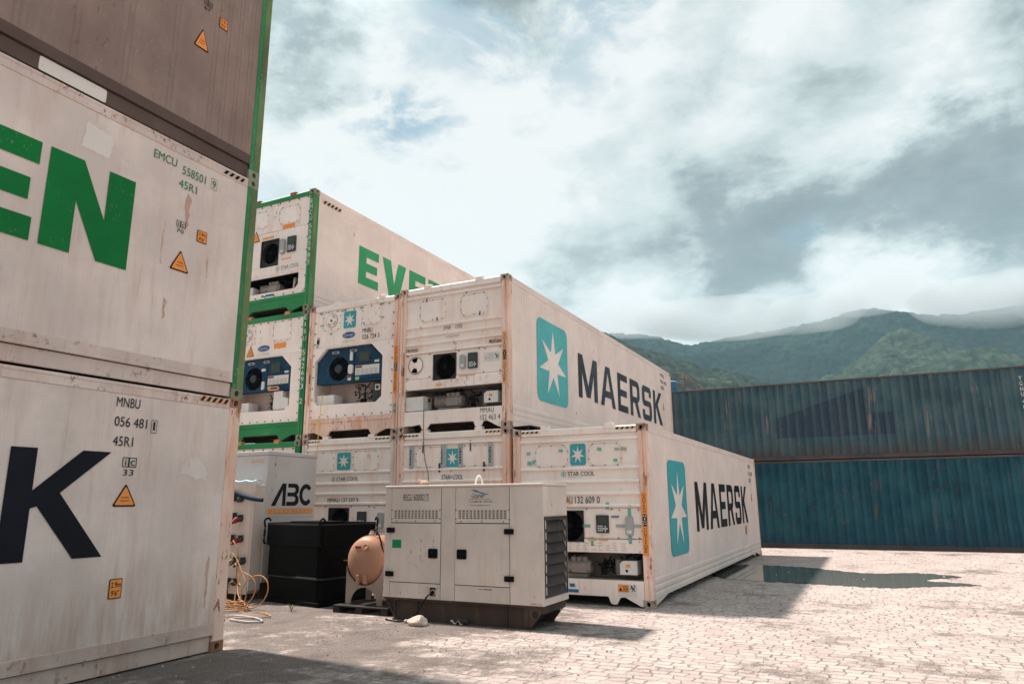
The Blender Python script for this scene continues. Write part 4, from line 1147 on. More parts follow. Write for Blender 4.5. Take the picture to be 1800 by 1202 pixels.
for root_, s_, t0_, t1_, w_ in ((L2, -1.02, 4.72 + z2, 5.17 + z2, .035), (L2, -1.20, 3.60 + z2, 3.86 + z2, .022), (L2, -.68, 4.22 + z2, 4.50 + z2, .010), (L2, -1.30, 4.2 + z2, 4.75 + z2, .009), (L1, -.30, .5, 1.1, .02)):
    patch(root_, [(s_ - w_ * .7, t1_), (s_ - w_, (t0_ + t1_) / 2 + .05), (s_ - w_ * .4, t0_), (s_ + w_ * .5, t0_ + .03), (s_ + w_, t1_ - .06)], 'rustrun', -.0088, int(t0_ * 50))
patch(L2, [(-2.33, 5.17 + z2), (-2.02, 5.17 + z2), (-2.0, 5.42 + z2), (-2.30, 5.46 + z2)], 'primer', -.009)

L3 = thing('reefer_container', 'grey brown top container of the near left stack with green corner post', 'container', (LX - W, LY - LN, 2 * PITCHZ - .05), 0, GRP)
reefer_shell(L3, 'brown', 'green_old', 'casting_green', 'deep seam', 'brown_dark')
z3 = -(2 * PITCHZ - .05)
worn_edge(L3, True)
tri_sign(LM, -1.175, 7.09 + z3, -.95, 7.37 + z3, L3, D_)
height_sticker(LM, -.835, 7.555 + z3, -.705, 7.70 + z3, L3, D_)
mark_ic(LM, -1.09, 7.72 + z3, .13, '67', L3, D_)
MB().sheet([rrect(-2.83, .02, -2.13, .168, .02, 3)], LM, -.027).build('paint_patch', 'primer', L3)

# ------------------------------------------------------------------ blue dry containers across the yard
def blue_material(name, c1, c2, rustcol, amount, logo=False, low=(.09, .07, .06)):
    mt, nt, N, L, b = nodes_of(name)
    tc = N('ShaderNodeTexCoord')
    def noise(scale, det, ro, st, sh=(0, 0, 0)):
        mp = N('ShaderNodeMapping'); mp.inputs['Scale'].default_value = st; mp.inputs['Location'].default_value = sh
        L(tc.outputs['Object'], mp.inputs['Vector'])
        n = N('ShaderNodeTexNoise'); n.inputs['Scale'].default_value = scale; n.inputs['Detail'].default_value = det; n.inputs['Roughness'].default_value = ro
        L(mp.outputs[0], n.inputs['Vector']); return n.outputs[0]
    def step(v, a, c, m_=1.0):
        r = N('ShaderNodeMapRange'); r.interpolation_type = 'SMOOTHSTEP'; r.inputs['From Min'].default_value = a; r.inputs['From Max'].default_value = c; r.inputs['To Max'].default_value = m_
        L(v, r.inputs['Value']); return r.outputs[0]
    def mul(a, c):
        x = N('ShaderNodeMath'); x.operation = 'MULTIPLY'; L(a, x.inputs[0])
        if isinstance(c, (int, float)): x.inputs[1].default_value = c
        else: L(c, x.inputs[1])
        return x.outputs[0]
    def mix(f, a, c):
        x = N('ShaderNodeMix'); x.data_type = 'RGBA'; L(f, x.inputs[0])
        for k, v in ((6, a), (7, c)):
            if isinstance(v, tuple): x.inputs[k].default_value = v + (1,)
            else: L(v, x.inputs[k])
        return x.outputs[2]
    c = mix(step(noise(.7, 5, .6, (1, 1, 1.2)), .35, .65), c1, c2)
    c = mix(step(noise(2.2, 6, .65, (1, 1, .3), (4, 4, 1)), .45, .72, .7), c, tuple(v * .62 for v in c1))
    c = mix(mul(step(noise(5, 5, .6, (1, 1, .10), (7, 0, 2)), .50, .72), step(noise(.8, 3, .5, (1, 1, 1), (1, 1, 6)), .35, .65, .55)), c, tuple(v * .8 + .05 for v in c2))
    if logo:
        # the ghost of a painted-out company mark, edges slanted
        sp = N('ShaderNodeSeparateXYZ'); L(tc.outputs['Object'], sp.inputs[0])
        def lin(ax, az, k):
            q = N('ShaderNodeMath'); q.operation = 'MULTIPLY_ADD'; L(sp.outputs[0], q.inputs[0]); q.inputs[1].default_value = ax; q.inputs[2].default_value = k
            w_ = N('ShaderNodeMath'); w_.operation = 'MULTIPLY_ADD'; L(sp.outputs[2], w_.inputs[0]); w_.inputs[1].default_value = az; L(q.outputs[0], w_.inputs[2])
            return step(w_.outputs[0], -.012, .012)
        x0 = -LOGO_X
        def conj(*t):
            r = t[0]
            for q in t[1:]: r = mul(r, q)
            return r
        zb = 3.67 - LOGO_Z
        a = conj(lin(1, 0, -(x0 + .46)), lin(-1, 0, x0 + 3.36), lin(0, 1, -zb), lin(.31, -1, 4.36 - LOGO_Z - .31 * (x0 + .46)), )
        bb = conj(lin(1, 0, -(x0 + 3.0)), lin(-1, 0, x0 + 4.1), lin(0, 1, -zb), lin(0, -1, 4.40 - LOGO_Z))
        mx = N('ShaderNodeMath'); mx.operation = 'MAXIMUM'; L(a, mx.inputs[0]); L(bb, mx.inputs[1])
        c = mix(mul(mx.outputs[0], .62), c, (.018, .028, .058))
    c = mix(mul(step(noise(3.0, 7, .7, (1, 1, .10), (2, 5, 3)), .61 - amount * .03, .66 - amount * .03), step(noise(.9, 3, .5, (1, 1, .8), (3, 9, 2)), .42, .60)), c, rustcol)
    c = mix(mul(step(noise(10, 8, .7, (1, 1, .5), (2, 1, 3)), .58, .64), step(noise(1.4, 3, .5, (1, 1, 1), (6, 9, 2)), .46, .62, .9)), c, (.13, .06, .045))
    spy = N('ShaderNodeSeparateXYZ'); L(tc.outputs['Object'], spy.inputs[0])
    rid = mul(step(spy.outputs[1], .030, .012), step(noise(2.0, 5, .6, (1, 1, .25), (5, 2, 7)), .30, .62, .55 if logo else .32))
    c = mix(rid, c, (.092, .112, .112) if logo else (.024, .098, .122))
    # grime splashed up along the lower edge
    sp2 = N('ShaderNodeSeparateXYZ'); L(tc.outputs['Object'], sp2.inputs[0])
    low_f = mul(step(sp2.outputs[2], .75, .1), step(noise(2.4, 5, .6, (1, 1, .5), (8, 8, 8)), .2, .62, .85))
    c = mix(low_f, c, low)
    L(c, b.inputs['Base Color'])
    b.inputs['Roughness'].default_value = .55
    return mt
LOGO_X, LOGO_Z = -4.2, 2.90
BX1, BY = 7.99, 14.83
M['blue_lower'] = blue_material('faded_teal_blue_sheet', (.006, .046, .070), (.016, .078, .100), (.12, .06, .05), .2, False, (.012, .045, .075))
M['blue_upper'] = blue_material('weathered_slate_blue_sheet', (.032, .076, .098), (.062, .112, .128), (.26, .17, .145), .7, True, (.070, .056, .050))
M['blue_rail'] = paint('rust_worn_blue_rail', (.085, .078, .076), .65, .25, .5, (.15, .08, .06), .7, (.15, .06, .04), 2, .5)

def dry_container(label, x1, y, z, h, mat, railm, texts):
    root = thing('dry_container', label, 'container', (x1 - LN, y, z), 0, 'blue containers across the yard')
    # local x = length, y = depth (front long side at y = 0)
    l, w = LN, W
    for sx in (-1, 1):
        for sy in (-1, 1):
            for zz in (0, h - .118):
                o = bpy.data.objects.new('corner_casting', CAST['casting_blue', sx, sy]); COL.objects.link(o); o.parent = root
                o.location = (l if sx > 0 else 0, w if sy > 0 else 0, zz)
    for sx in (0, 1):
        for sy in (0, 1):
            x0 = l - .15 if sx else .004; y0 = w - .15 if sy else .004
            mb = MB(); mb.box(x0, y0, .118, x0 + .146, y0 + .146, h - .118); mb.build('corner_post', railm if sy else mat, root, .01)
    p, dp = .278, .044
    for side in (0, 1):
        prof = []; x = .15
        while x + p < l - .15:
            prof += [(x, .008 + dp), (x + .070, .008 + dp), (x + .138, .008), (x + .208, .008)]
            x += p
        prof += [(x, .008 + dp), (l - .15, .008 + dp)]
        n = len(prof)
        yy = (lambda v: w - v) if side else (lambda v: v)
        mb = MB(); mb.add([(a, yy(b), zz) for zz in (.155, h - .075) for a, b in prof], [(i, i + 1, n + i + 1, n + i) for i in range(n - 1)])
        mb.build('side_wall', mat, root)
        mb = MB(); a, b = sorted((yy(.0), yy(.06)))
        mb.box(.165, a + .001, h - .075, l - .165, b, h - .012); mb.build('top_rail', railm, root, .008)
        mb = MB(); mb.box(.165, min(yy(.02), yy(.07)), .015, l - .165, max(yy(.02), yy(.07)), .150); mb.box(.166, min(yy(.004), yy(.02)), .128, l - .166, max(yy(.004), yy(.02)), .152)
        mb.build('bottom_rail', railm, root, .004)
    # roof and ends, corrugated too
    prof = []; x = .15
    while x + p < l - .15: prof += [(x, 0), (x + .07, 0), (x + .138, .02), (x + .208, .02)]; x += p
    prof += [(x, 0), (l - .15, 0)]; n = len(prof)
    MB().add([(a, yv, h - .045 + b) for yv in (.06, w - .06) for a, b in prof], [(i, i + 1, n + i + 1, n + i) for i in range(n - 1)]).build('roof', railm, root)
    for xe in (.03, l - .03):
        prof = []; yv = .15
        while yv + p < w - .1: prof += [(yv, 0), (yv + .07, 0), (yv + .138, .03), (yv + .208, .03)]; yv += p
        prof.append((w - .15, 0)); n = len(prof)
        MB().add([(xe + (b if xe < 1 else -b), a, zz) for zz in (.12, h - .1) for a, b in prof], [(i, i + 1, n + i + 1, n + i) for i in range(n - 1)]).build('end_wall', mat, root)
    MB().box(.05, .07, .10, l - .05, w - .07, .148).build('floor', 'skid', root)
    return root
D1 = dry_container('teal blue corrugated container standing on the ground across the yard', BX1 - .12, BY, -.005, 2.896, 'blue_lower', 'blue_rail', ())
D2 = dry_container('slate blue weathered corrugated container with a faded dark mark, stacked on another', BX1, BY + .03, 2.900, 2.70, 'blue_upper', 'blue_rail', ())
BM = pmap((0, 0, 0), (1, 0, 0), (0, 0, 1))
mb = MB(); t = mb.stacked('TGHU', BM, LN - .345, 2.36, .075, .12, .045, .0); t = mb.stacked('488082', BM, LN - .345, t - .06, .075, .12, .045, .0)
mb.text('2', BM, LN - .345, t - .2, .075, .12, 0)
mb.build('lettering', 'white_ink', D2)

# ------------------------------------------------------------------ ground, puddle
def ground_z(x, y):
    s = lambda a, b, v: (lambda t: t * t * (3 - 2 * t))(np.clip((v - a) / (b - a), 0, 1))
    return -.060 * s(-2.9, -2.46, x) * s(-1.9, -.3, y) * (1 - s(12.3, 13.6, y)) - .052 * s(-3.2, -3.7, x) * s(-4.6, -5.2, y) * 1.0

def make_ground():
    xs = np.concatenate(([-3000, -1200, -400, -120, -45, -24], np.arange(-16, 16.01, .4), [24, 45, 120, 400, 1200, 3000]))
    xs = np.unique(np.concatenate((xs, np.arange(-4, -2.2, .08))))
    ys = np.concatenate(([-1500, -300, -80, -32], np.arange(-20, 20.01, .4), [28, 45, 90, 200, 400, 900, 3000]))
    ys = np.unique(np.concatenate((ys, np.arange(-5.4, -4.4, .1))))
    X, Y = np.meshgrid(xs, ys)
    Z = ground_z(X, Y)
    nx, ny = len(xs), len(ys)
    v = np.stack((X, Y, Z), -1).reshape(-1, 3)
    f = [(j * nx + i, j * nx + i + 1, (j + 1) * nx + i + 1, (j + 1) * nx + i) for j in range(ny - 1) for i in range(nx - 1)]
    me = bpy.data.meshes.new('ground'); me.from_pydata(v.tolist(), [], f)
    me.polygons.foreach_set('use_smooth', [True] * len(f))
    o = bpy.data.objects.new('ground', me); COL.objects.link(o); struct(o)
    mt, nt, N, L, b = nodes_of('stone_sett_paving')
    tc = N('ShaderNodeTexCoord')
    def noise(scale, det=6, ro=.6, st=(1, 1, 1), sh=(0, 0, 0), src=None):
        mp = N('ShaderNodeMapping'); mp.inputs['Scale'].default_value = st; mp.inputs['Location'].default_value = sh
        L(src or tc.outputs['Object'], mp.inputs['Vector'])
        n = N('ShaderNodeTexNoise'); n.inputs['Scale'].default_value = scale; n.inputs['Detail'].default_value = det; n.inputs['Roughness'].default_value = ro
        L(mp.outputs[0], n.inputs['Vector']); return n
    def step(v, a, c, m_=1.0):
        r = N('ShaderNodeMapRange'); r.interpolation_type = 'SMOOTHSTEP'; r.inputs['From Min'].default_value = a; r.inputs['From Max'].default_value = c; r.inputs['To Max'].default_value = m_
        L(v, r.inputs['Value']); return r.outputs[0]
    def mix(f_, a, c):
        x = N('ShaderNodeMix'); x.data_type = 'RGBA'
        if isinstance(f_, float): x.inputs[0].default_value = f_
        else: L(f_, x.inputs[0])
        for k, v_ in ((6, a), (7, c)):
            if isinstance(v_, tuple): x.inputs[k].default_value = v_ + (1,)
            else: L(v_, x.inputs[k])
        return x.outputs[2]
    def m2(op, a, c):
        x = N('ShaderNodeMath'); x.operation = op
        for k, v_ in ((0, a), (1, c)):
            if isinstance(v_, (int, float)): x.inputs[k].default_value = v_
            else: L(v_, x.inputs[k])
        return x.outputs[0]
    # wobble the courses so no two stones are alike
    wob = noise(3.2, 3, .55)
    ws = N('ShaderNodeVectorMath'); ws.operation = 'MULTIPLY_ADD'; ws.inputs[1].default_value = (.17, .10, 0); 
    L(wob.outputs['Color'], ws.inputs[0]); L(tc.outputs['Object'], ws.inputs[2])
    wob2 = noise(.5, 2, .5, (1, 1, 1), (3, 3, 0))
    ws2 = N('ShaderNodeVectorMath'); ws2.operation = 'MULTIPLY_ADD'; ws2.inputs[1].default_value = (.4, .32, 0)
    L(wob2.outputs['Color'], ws2.inputs[0]); L(ws.outputs[0], ws2.inputs[2])
    wob3 = noise(17, 4, .6, (1, 1, 1), (1, 3, 0))
    ws3 = N('ShaderNodeVectorMath'); ws3.operation = 'MULTIPLY_ADD'; ws3.inputs[1].default_value = (.06, .05, 0)
    L(wob3.outputs['Color'], ws3.inputs[0]); L(ws2.outputs[0], ws3.inputs[2])
    br = N('ShaderNodeTexBrick')
    br.offset = .5; br.squash = .8; br.squash_frequency = 3
    br.inputs['Scale'].default_value = 1.0
    br.inputs['Brick Width'].default_value = .215; br.inputs['Row Height'].default_value = .142
    br.inputs['Mortar Size'].default_value = .021; br.inputs['Mortar Smooth'].default_value = .9
    br.inputs['Color1'].default_value = (0, 0, 0, 1); br.inputs['Color2'].default_value = (1, 1, 1, 1)
    br.inputs['Mortar'].default_value = (.5, .5, .5, 1)
    L(ws3.outputs[0], br.inputs['Vector'])
    stone = mix(br.outputs['Color'], (.345, .278, .254), (.485, .396, .364))
    stone = mix(step(noise(.9, 5, .6, (1, 1, 1), (2, 4, 0)).outputs[0], .42, .68, .45), stone, (.33, .275, .25))
    stone = mix(step(noise(9, 7, .7).outputs[0], .42, .75, .5), stone, (.36, .30, .272))
    stone = mix(step(noise(60, 4, .7).outputs[0], .52, .78, .3), stone, (.30, .25, .225))
    # grit between the stones: the wide joints swallow more where dirt has drifted
    drift = noise(.62, 6, .62, (1, 1, 1), (6.5, 2.0, 0)).outputs[0]
    fine_d = noise(4.5, 6, .7, (1, 1, 1), (1, 9, 0)).outputs[0]
    sp = N('ShaderNodeSeparateXYZ'); L(tc.outputs['Object'], sp.inputs[0])
    # sand lies deeper along the foot of the left stack and before the generator
    near = m2('MULTIPLY', step(sp.outputs[0], 1.2, -2.2), step(sp.outputs[1], 1.0, -2.5))
    dd = m2('ADD', m2('ADD', m2('MULTIPLY', drift, .60), m2('MULTIPLY', fine_d, .34)), m2('ADD', m2('MULTIPLY', near, .12), m2('MULTIPLY', noise(26, 4, .75, (1, 1, 1), (9, 9, 0)).outputs[0], .14)))
    cover = step(dd, .56, .69)
    joint = br.outputs['Fac']
    jvis = step(noise(2.6, 5, .65, (1, 1, 1), (4, 1, 0)).outputs[0], .34, .58)
    jw = m2('MAXIMUM', m2('MULTIPLY', joint, m2('ADD', m2('MULTIPLY', jvis, .55), .40)), cover)
    grit = mix(step(noise(38, 5, .75, (1, 1, 1), (2, 2, 0)).outputs[0], .35, .7), (.085, .069, .062), (.20, .163, .146))
    grit = mix(step(noise(2.4, 5, .6, (1, 1, 1), (2, 8, 0)).outputs[0], .45, .7, .6), grit, (.06, .05, .045))
    speck = noise(85, 3, .8, (1, 1, 1), (6, 2, 0)).outputs[0]
    grit = mix(step(speck, .52, .66, .65), grit, (.40, .345, .305))
    grit = mix(step(noise(70, 3, .8, (1, 1, 1), (2, 6, 0)).outputs[0], .54, .66, .75), grit, (.05, .043, .038))
    joint_c = mix(step(noise(6, 5, .7, (1, 1, 1), (3, 2, 0)).outputs[0], .4, .65), (.30, .248, .222), (.16, .132, .118))
    base = mix(m2('MULTIPLY', joint, m2('ADD', m2('MULTIPLY', jvis, .60), .35)), stone, joint_c)
    L(mix(cover, base, grit), b.inputs['Base Color'])
    b.inputs['Roughness'].default_value = .9
    hgt = m2('ADD', m2('MULTIPLY', m2('SUBTRACT', 1.0, jw), .9), m2('MULTIPLY', noise(48, 5, .75).outputs[0], .6))
    hgt = m2('ADD', hgt, m2('MULTIPLY', noise(7, 4, .6, (1, 1, 1), (5, 5, 0)).outputs[0], .5))
    bp = N('ShaderNodeBump'); bp.inputs['Strength'].default_value = .9; bp.inputs['Distance'].default_value = .022
    L(hgt, bp.inputs['Height']); L(bp.outputs[0], b.inputs['Normal'])
    me.materials.append(mt)
make_ground()

def make_puddle():
    rr = random.Random(5)
    ctrl = [(-.25, 5.4), (.25, 4.75), (1.2, 4.55), (2.4, 4.40), (3.35, 4.30), (3.9, 4.75), (4.55, 5.15), (4.95, 5.45), (4.5, 5.75), (4.0, 5.95), (4.3, 6.5), (4.75, 7.0), (4.3, 7.5), (3.8, 7.6), (3.1, 7.2), (2.4, 7.5), (1.6, 8.2), (.6, 8.45), (-.3, 8.2), (-.6, 7.2), (-.55, 6.1)]
    out = []
    n = len(ctrl)
    for i in range(n):
        p0, p1, p2, p3 = (Vector(ctrl[(i + k - 1) % n]) for k in range(4))
        seg = max(6, int((p2 - p1).length / .05))
        for k in range(seg):
            t = k / seg
            p = .5 * ((2 * p1) + (-p0 + p2) * t + (2 * p0 - 5 * p1 + 4 * p2 - p3) * t * t + (-p0 + 3 * p1 - 3 * p2 + p3) * t ** 3)
            q = .05 * math.sin(p.x * 23 + p.y * 9) + rr.uniform(-.035, .035)
            out.append((p.x + q * .4, p.y + q))
    mp = lambda s, t, d=0.0: Vector((s, t, -.060 + .007))
    o = MB().sheet([out], mp).build('puddle', 'white')
    mt, nt, N, L, b = nodes_of('still_muddy_water')
    b.inputs['Base Color'].default_value = (.115, .115, .10, 1)
    b.inputs['Roughness'].default_value = .03
    b.inputs['IOR'].default_value = 1.36; b.inputs['Specular IOR Level'].default_value = .5
    n = N('ShaderNodeTexNoise'); n.inputs['Scale'].default_value = 2.2
    tc = N('ShaderNodeTexCoord'); L(tc.outputs['Object'], n.inputs['Vector'])
    bp = N('ShaderNodeBump'); bp.inputs['Strength'].default_value = .02; bp.inputs['Distance'].default_value = .02
    L(n.outputs[0], bp.inputs['Height']); L(bp.outputs[0], b.inputs['Normal'])
    o.data.materials.clear(); o.data.materials.append(mt)
    struct(o)
make_puddle()

# ------------------------------------------------------------------ the beige generator in front
def beige_generator():
    r = thing('diesel_generator', 'beige two door generator on a dark skid, louvred end, green label on its door', 'generator', (-3.11, -2.87, -.004))
    w, dp, z0, z1 = 2.495, .82, .300, 1.795
    mp = pmap((0, 0, 0), (1, 0, 0), (0, 0, 1))
    em = pmap((w, 0, 0), (0, 1, 0), (0, 0, 1))
    gr = ((.15, 1.365, .90, 1.487), (1.22, 1.365, 1.975, 1.487))
    mb = MB()
    mb.slab([rc(0, z0, w, z1 - .002)] + [list(reversed(rc(*g))) for g in gr], mp, -.10, 0)
    mb.box(.001, .1005, z0, w - .09, dp, z1 - .002)
    mb.slab([rc(0, z0, dp, z1 - .003), [(.05, .40), (.05, 1.37), (dp - .05, 1.37), (dp - .05, .40)]], pmap((w, .0015, 0), (0, 1, 0), (0, 0, 1)), -.089, -.0015)
    mb.build('cabinet', 'genset', r, .006)
    mb = MB(); mb.box(-.012, -.014, z1, w + .012, dp + .012, z1 + .035); mb.build('roof', 'genset', r, .01)
    for i, (a, b) in enumerate(((.112, .945), (1.182, 2.008))):
        mb = MB(); mb.slab([rc(a, 1.317, b, 1.782)] + [list(reversed(rc(*gr[i])))], mp, .0, .005); mb.build('vent_panel', 'genset', r, .002)
        mb = MB(); mb.slab([rc(a, .512, b, 1.305)], mp, .0, .009); d = mb.build('door', 'genset', r, .003)
        mb = MB(); mb.slab([rc(a, z0 + .004, b, .502)], mp, .0, .004); mb.build('kick_panel', 'genset', r, .002)
        # seams
        mb = MB()
        for s in (a - .004, b + .004): mb.rect(mp, s - .003, z0 + .003, s + .003, 1.785, .0006)
        mb.rect(mp, a, .502, b, .512, .0005); mb.rect(mp, a, 1.305, b, 1.317, .0005)
        mb.build('door_gap', 'hole', d)
        hs = (a, ) if i == 0 else (b, )
        for s in hs:
            for z in (1.175, .58):
                mb = MB(); mb.slab([rrect(s - .066, z, s + .066, z + .068, .006, 2)], mp, .003, .03); mb.tube([mp(s, z - .004, .03), mp(s, z + .072, .03)], .008, 8)
                mb.build('hinge', 'black', d, .003)
        s0 = .755 if i == 0 else 1.215
        mb = MB(); mb.slab([rrect(s0, .84, s0 + .15, .968, .02, 3), rrect(s0 + .022, .862, s0 + .128, .946, .01, 2)], mp, .006, .022); mb.rect(mp, s0 + .02, .86, s0 + .13, .948, .0105)
        mb.slab([rrect(s0 + .04, .885, s0 + .11, .942, .006, 2)], mp, .011, .017)
        mb.build('latch', 'black', d, .002)
        g = gr[i]
        mb = MB()
        n = 13
        for k in range(n + 1):
            s = g[0] + (g[2] - g[0]) * k / n; mb.slab([rc(s - .008, g[1], s + .008, g[3])], mp, -.02, .003)
        for k in range(6):
            t = g[1] + (g[3] - g[1]) * k / 5; mb.slab([rc(g[0], t - .0055, g[2], t + .0055)], mp, -.024, .0045)
        mb.rect(mp, g[0], g[1], g[2], g[3], -.098, 1)
        mb.build('vent_grille', ['genset', 'hole'], r)
        mb = MB()
        for s, t in ((g[0] - .03, g[1]), (g[0] - .03, g[3]), (g[2] + .03, g[1]), (g[2] + .03, g[3]), (g[0] + .05, 1.335), ((g[0] + g[2]) / 2, 1.335), (g[2] - .05, 1.335)): mb.lathe([(0, .009), (.01, .007)], mp(s, t, .004), (0, -1, 0), 8)
        mb.build('screws', 'bolt', r)
    d = bpy.data.objects['door']
    mb = MB(); mb.rect(mp, .14, .966, .296, 1.078, .0105); mb.build('green_label', 'greencloth', r)
    mb = MB(); mb.text('REGU 600002', mp, .31, 1.615, .365, .092, .0065, 0, .028); mb.text('7', mp, .708, 1.622, .022, .075, .0065, 0, .01)
    mb.sheet([rc(.695, 1.608, .742, 1.708), rc(.699, 1.612, .738, 1.704)], mp, .0065)
    mb.build('lettering', 'ink', r)
    # two-tone wave over the maker's name
    mb = MB()
    def wave(s0, s1, t, th, ph, mi):
        top, bot = [], []
        for k in range(17):
            q = k / 16; s = s0 + (s1 - s0) * q; y = t + .014 * math.sin(q * 5.6 + ph) - .012 * q; e = th * math.sin(math.pi * q) ** .7
            top.append((s, y + e)); bot.append((s, y))
        mb.sheet([bot + top[::-1]], mp, .0065 + mi * .001, mi)
    wave(1.42, 1.63, 1.735, .012, .4, 0); wave(1.45, 1.68, 1.720, .012, .7, 1); wave(1.49, 1.72, 1.708, .013, 1.0, 2)
    mb.text('Gtainer', mp, 1.435, 1.645, .205, .062, .0065, 3, .0, .25)
    mb.rect(mp, 1.40, 1.628, 1.53, 1.632, .0065, 3); mb.rect(mp, 1.535, 1.628, 1.60, 1.632, .0065, 4); mb.rect(mp, 1.605, 1.628, 1.73, 1.632, .0065, 3)
    mb.text('11 2270-8000', mp, 1.39, 1.585, .15, .024, .0065, 3, .005); mb.text('11 97871-6229', mp, 1.60, 1.585, .16, .024, .0065, 3, .005)
    mb.sheet([circ(1.572, 1.597, .011, 10)], mp, .0065, 3)
    mb.text('atendimento@gtainer.com.br', mp, 1.41, 1.540, .32, .018, .0065, 3, .005)
    mb.build('maker_logo', ['deepnavy', 'labelblue', 'teal', 'ink', 'red'], r)
    for q, m_ in (((1.55, .46, 1.75, .475), 'scuff'), ((.30, .335, .306, .40), 'scuff'), ((.62, .36, .625, .40), 'scuff'), ((2.30, .31, 2.47, .335), 'casting')):
        rr = random.Random(int(q[0] * 100)); n_ = 10
        a_ = [(q[0] + (q[2] - q[0]) * i / n_, q[1] + rr.uniform(0, .35) * (q[3] - q[1])) for i in range(n_ + 1)] + [(q[2] - (q[2] - q[0]) * i / n_, q[3] - rr.uniform(0, .5) * (q[3] - q[1])) for i in range(n_ + 1)]
        MB().sheet([a_], mp, .0062).build('scrape', m_, r)
    # socket with hood
    mb = MB(); mb.slab([rrect(.745, .325, .925, .475, .01, 2), rrect(.79, .345, .885, .46, .01, 2)], mp, .004, .016); mb.slab([rc(.74, .462, .925, .488)], mp, .004, .05)
    o = mb.build('outlet_box', 'genset', r, .003)
    mb = MB(); mb.rect(mp, .79, .345, .885, .46, .006, 0); mb.lathe([(0, .042), (.02, .042), (.024, .02)], mp(.845, .395, .0065), (0, -1, 0), 18, 1); mb.lathe([(0, .03), (.05, .026)], mp(.848, .395, .02), (0, -1, -.2), 14, 2); mb.build('power_socket', ['dark', 'greyplastic', 'black'], o)
    # louvred end
    mb = MB()
    for k in range(7):
        zt = 1.335 - k * .136
        mb.slab([[(-.070, zt), (-.045, zt + .012), (.010, zt - .115), (.006, zt - .132), (-.015, zt - .128)]], lambda s, t, d_=0.0: Vector((w + s, d_, t)), .052, dp - .052)
    mb.build('louvre_blades', 'louvre', r, .003)
    mb = MB(); mb.box(w - .0015, .035, 1.352, w + .018, dp - .035, 1.40); mb.box(w - .0015, .035, .385, w + .012, .052, 1.351); mb.box(w - .0015, dp - .052, .385, w + .012, dp - .035, 1.351)
    mb.build('louvre_frame', 'louvre', r, .003)
    mb = MB(); mb.box(w - .30, .1, .40, w - .088, dp - .05, 1.36); mb.build('radiator', 'hole', r)
    # skid
    mb = MB()
    prof = [(-.02, .288), (.16, .02), (2.30, .02), (2.47, .288)]
    mb.slab([prof], pmap((0, .06, 0), (1, 0, 0), (0, 0, 1)), -.012, .0); mb.slab([prof], pmap((0, dp - .06, 0), (1, 0, 0), (0, 0, 1)), 0, .012)
    mb.box(.15, .02, .0, 2.30, .12, .018); mb.box(.15, dp - .12, .0, 2.30, dp - .02, .018); mb.box(-.01, .012, .268, 2.49, .06 - .001, .2985)
    for s in (.18, .55, 1.94, 2.26):
        mb.box(s, .022, .02, s + .012, .059, .268)
    mb.slab([[(.02, .29), (.20, .018), (.215, .018), (.04, .29)]], pmap((0, .06, 0), (1, 0, 0), (0, 0, 1)), 0, .04)
    mb.box(2.40, .05, .20, 2.47, dp - .05, .285); mb.box(2.10, .08, .03, 2.16, dp - .08, .2)
    for y in (.03, dp - .045): mb.slab([[(2.30, .03), (2.47, .24), (2.47, .285), (2.20, .285), (2.20, .03)], circ(2.36, .19, .045, 16)], pmap((0, y, 0), (1, 0, 0), (0, 0, 1)), -.008, .008)
    mb.build('skid_base', 'skid', r, .003)
    # lifting eye and filler cap
    mb = MB(); mb.tube([(1.325 + .055 * math.cos(a), .4, z1 + .03 + .13 * math.sin(a)) for a in np.linspace(0, math.pi, 14)], .014, 8); mb.build('lifting_eye', 'primer', r, 0, True)
    mb = MB(); mb.lathe([(0, .05), (.03, .05), (.035, .075), (.06, .075), (.065, .05), (.08, .02)], (.42, .38, z1 + .034), (0, 0, 1), 16); mb.tube([(.30, .36, z1 + .12), (.38, .38, z1 + .09)], .02, 8); mb.build('filler_cap', 'casting', r)
    return r
beige_generator()

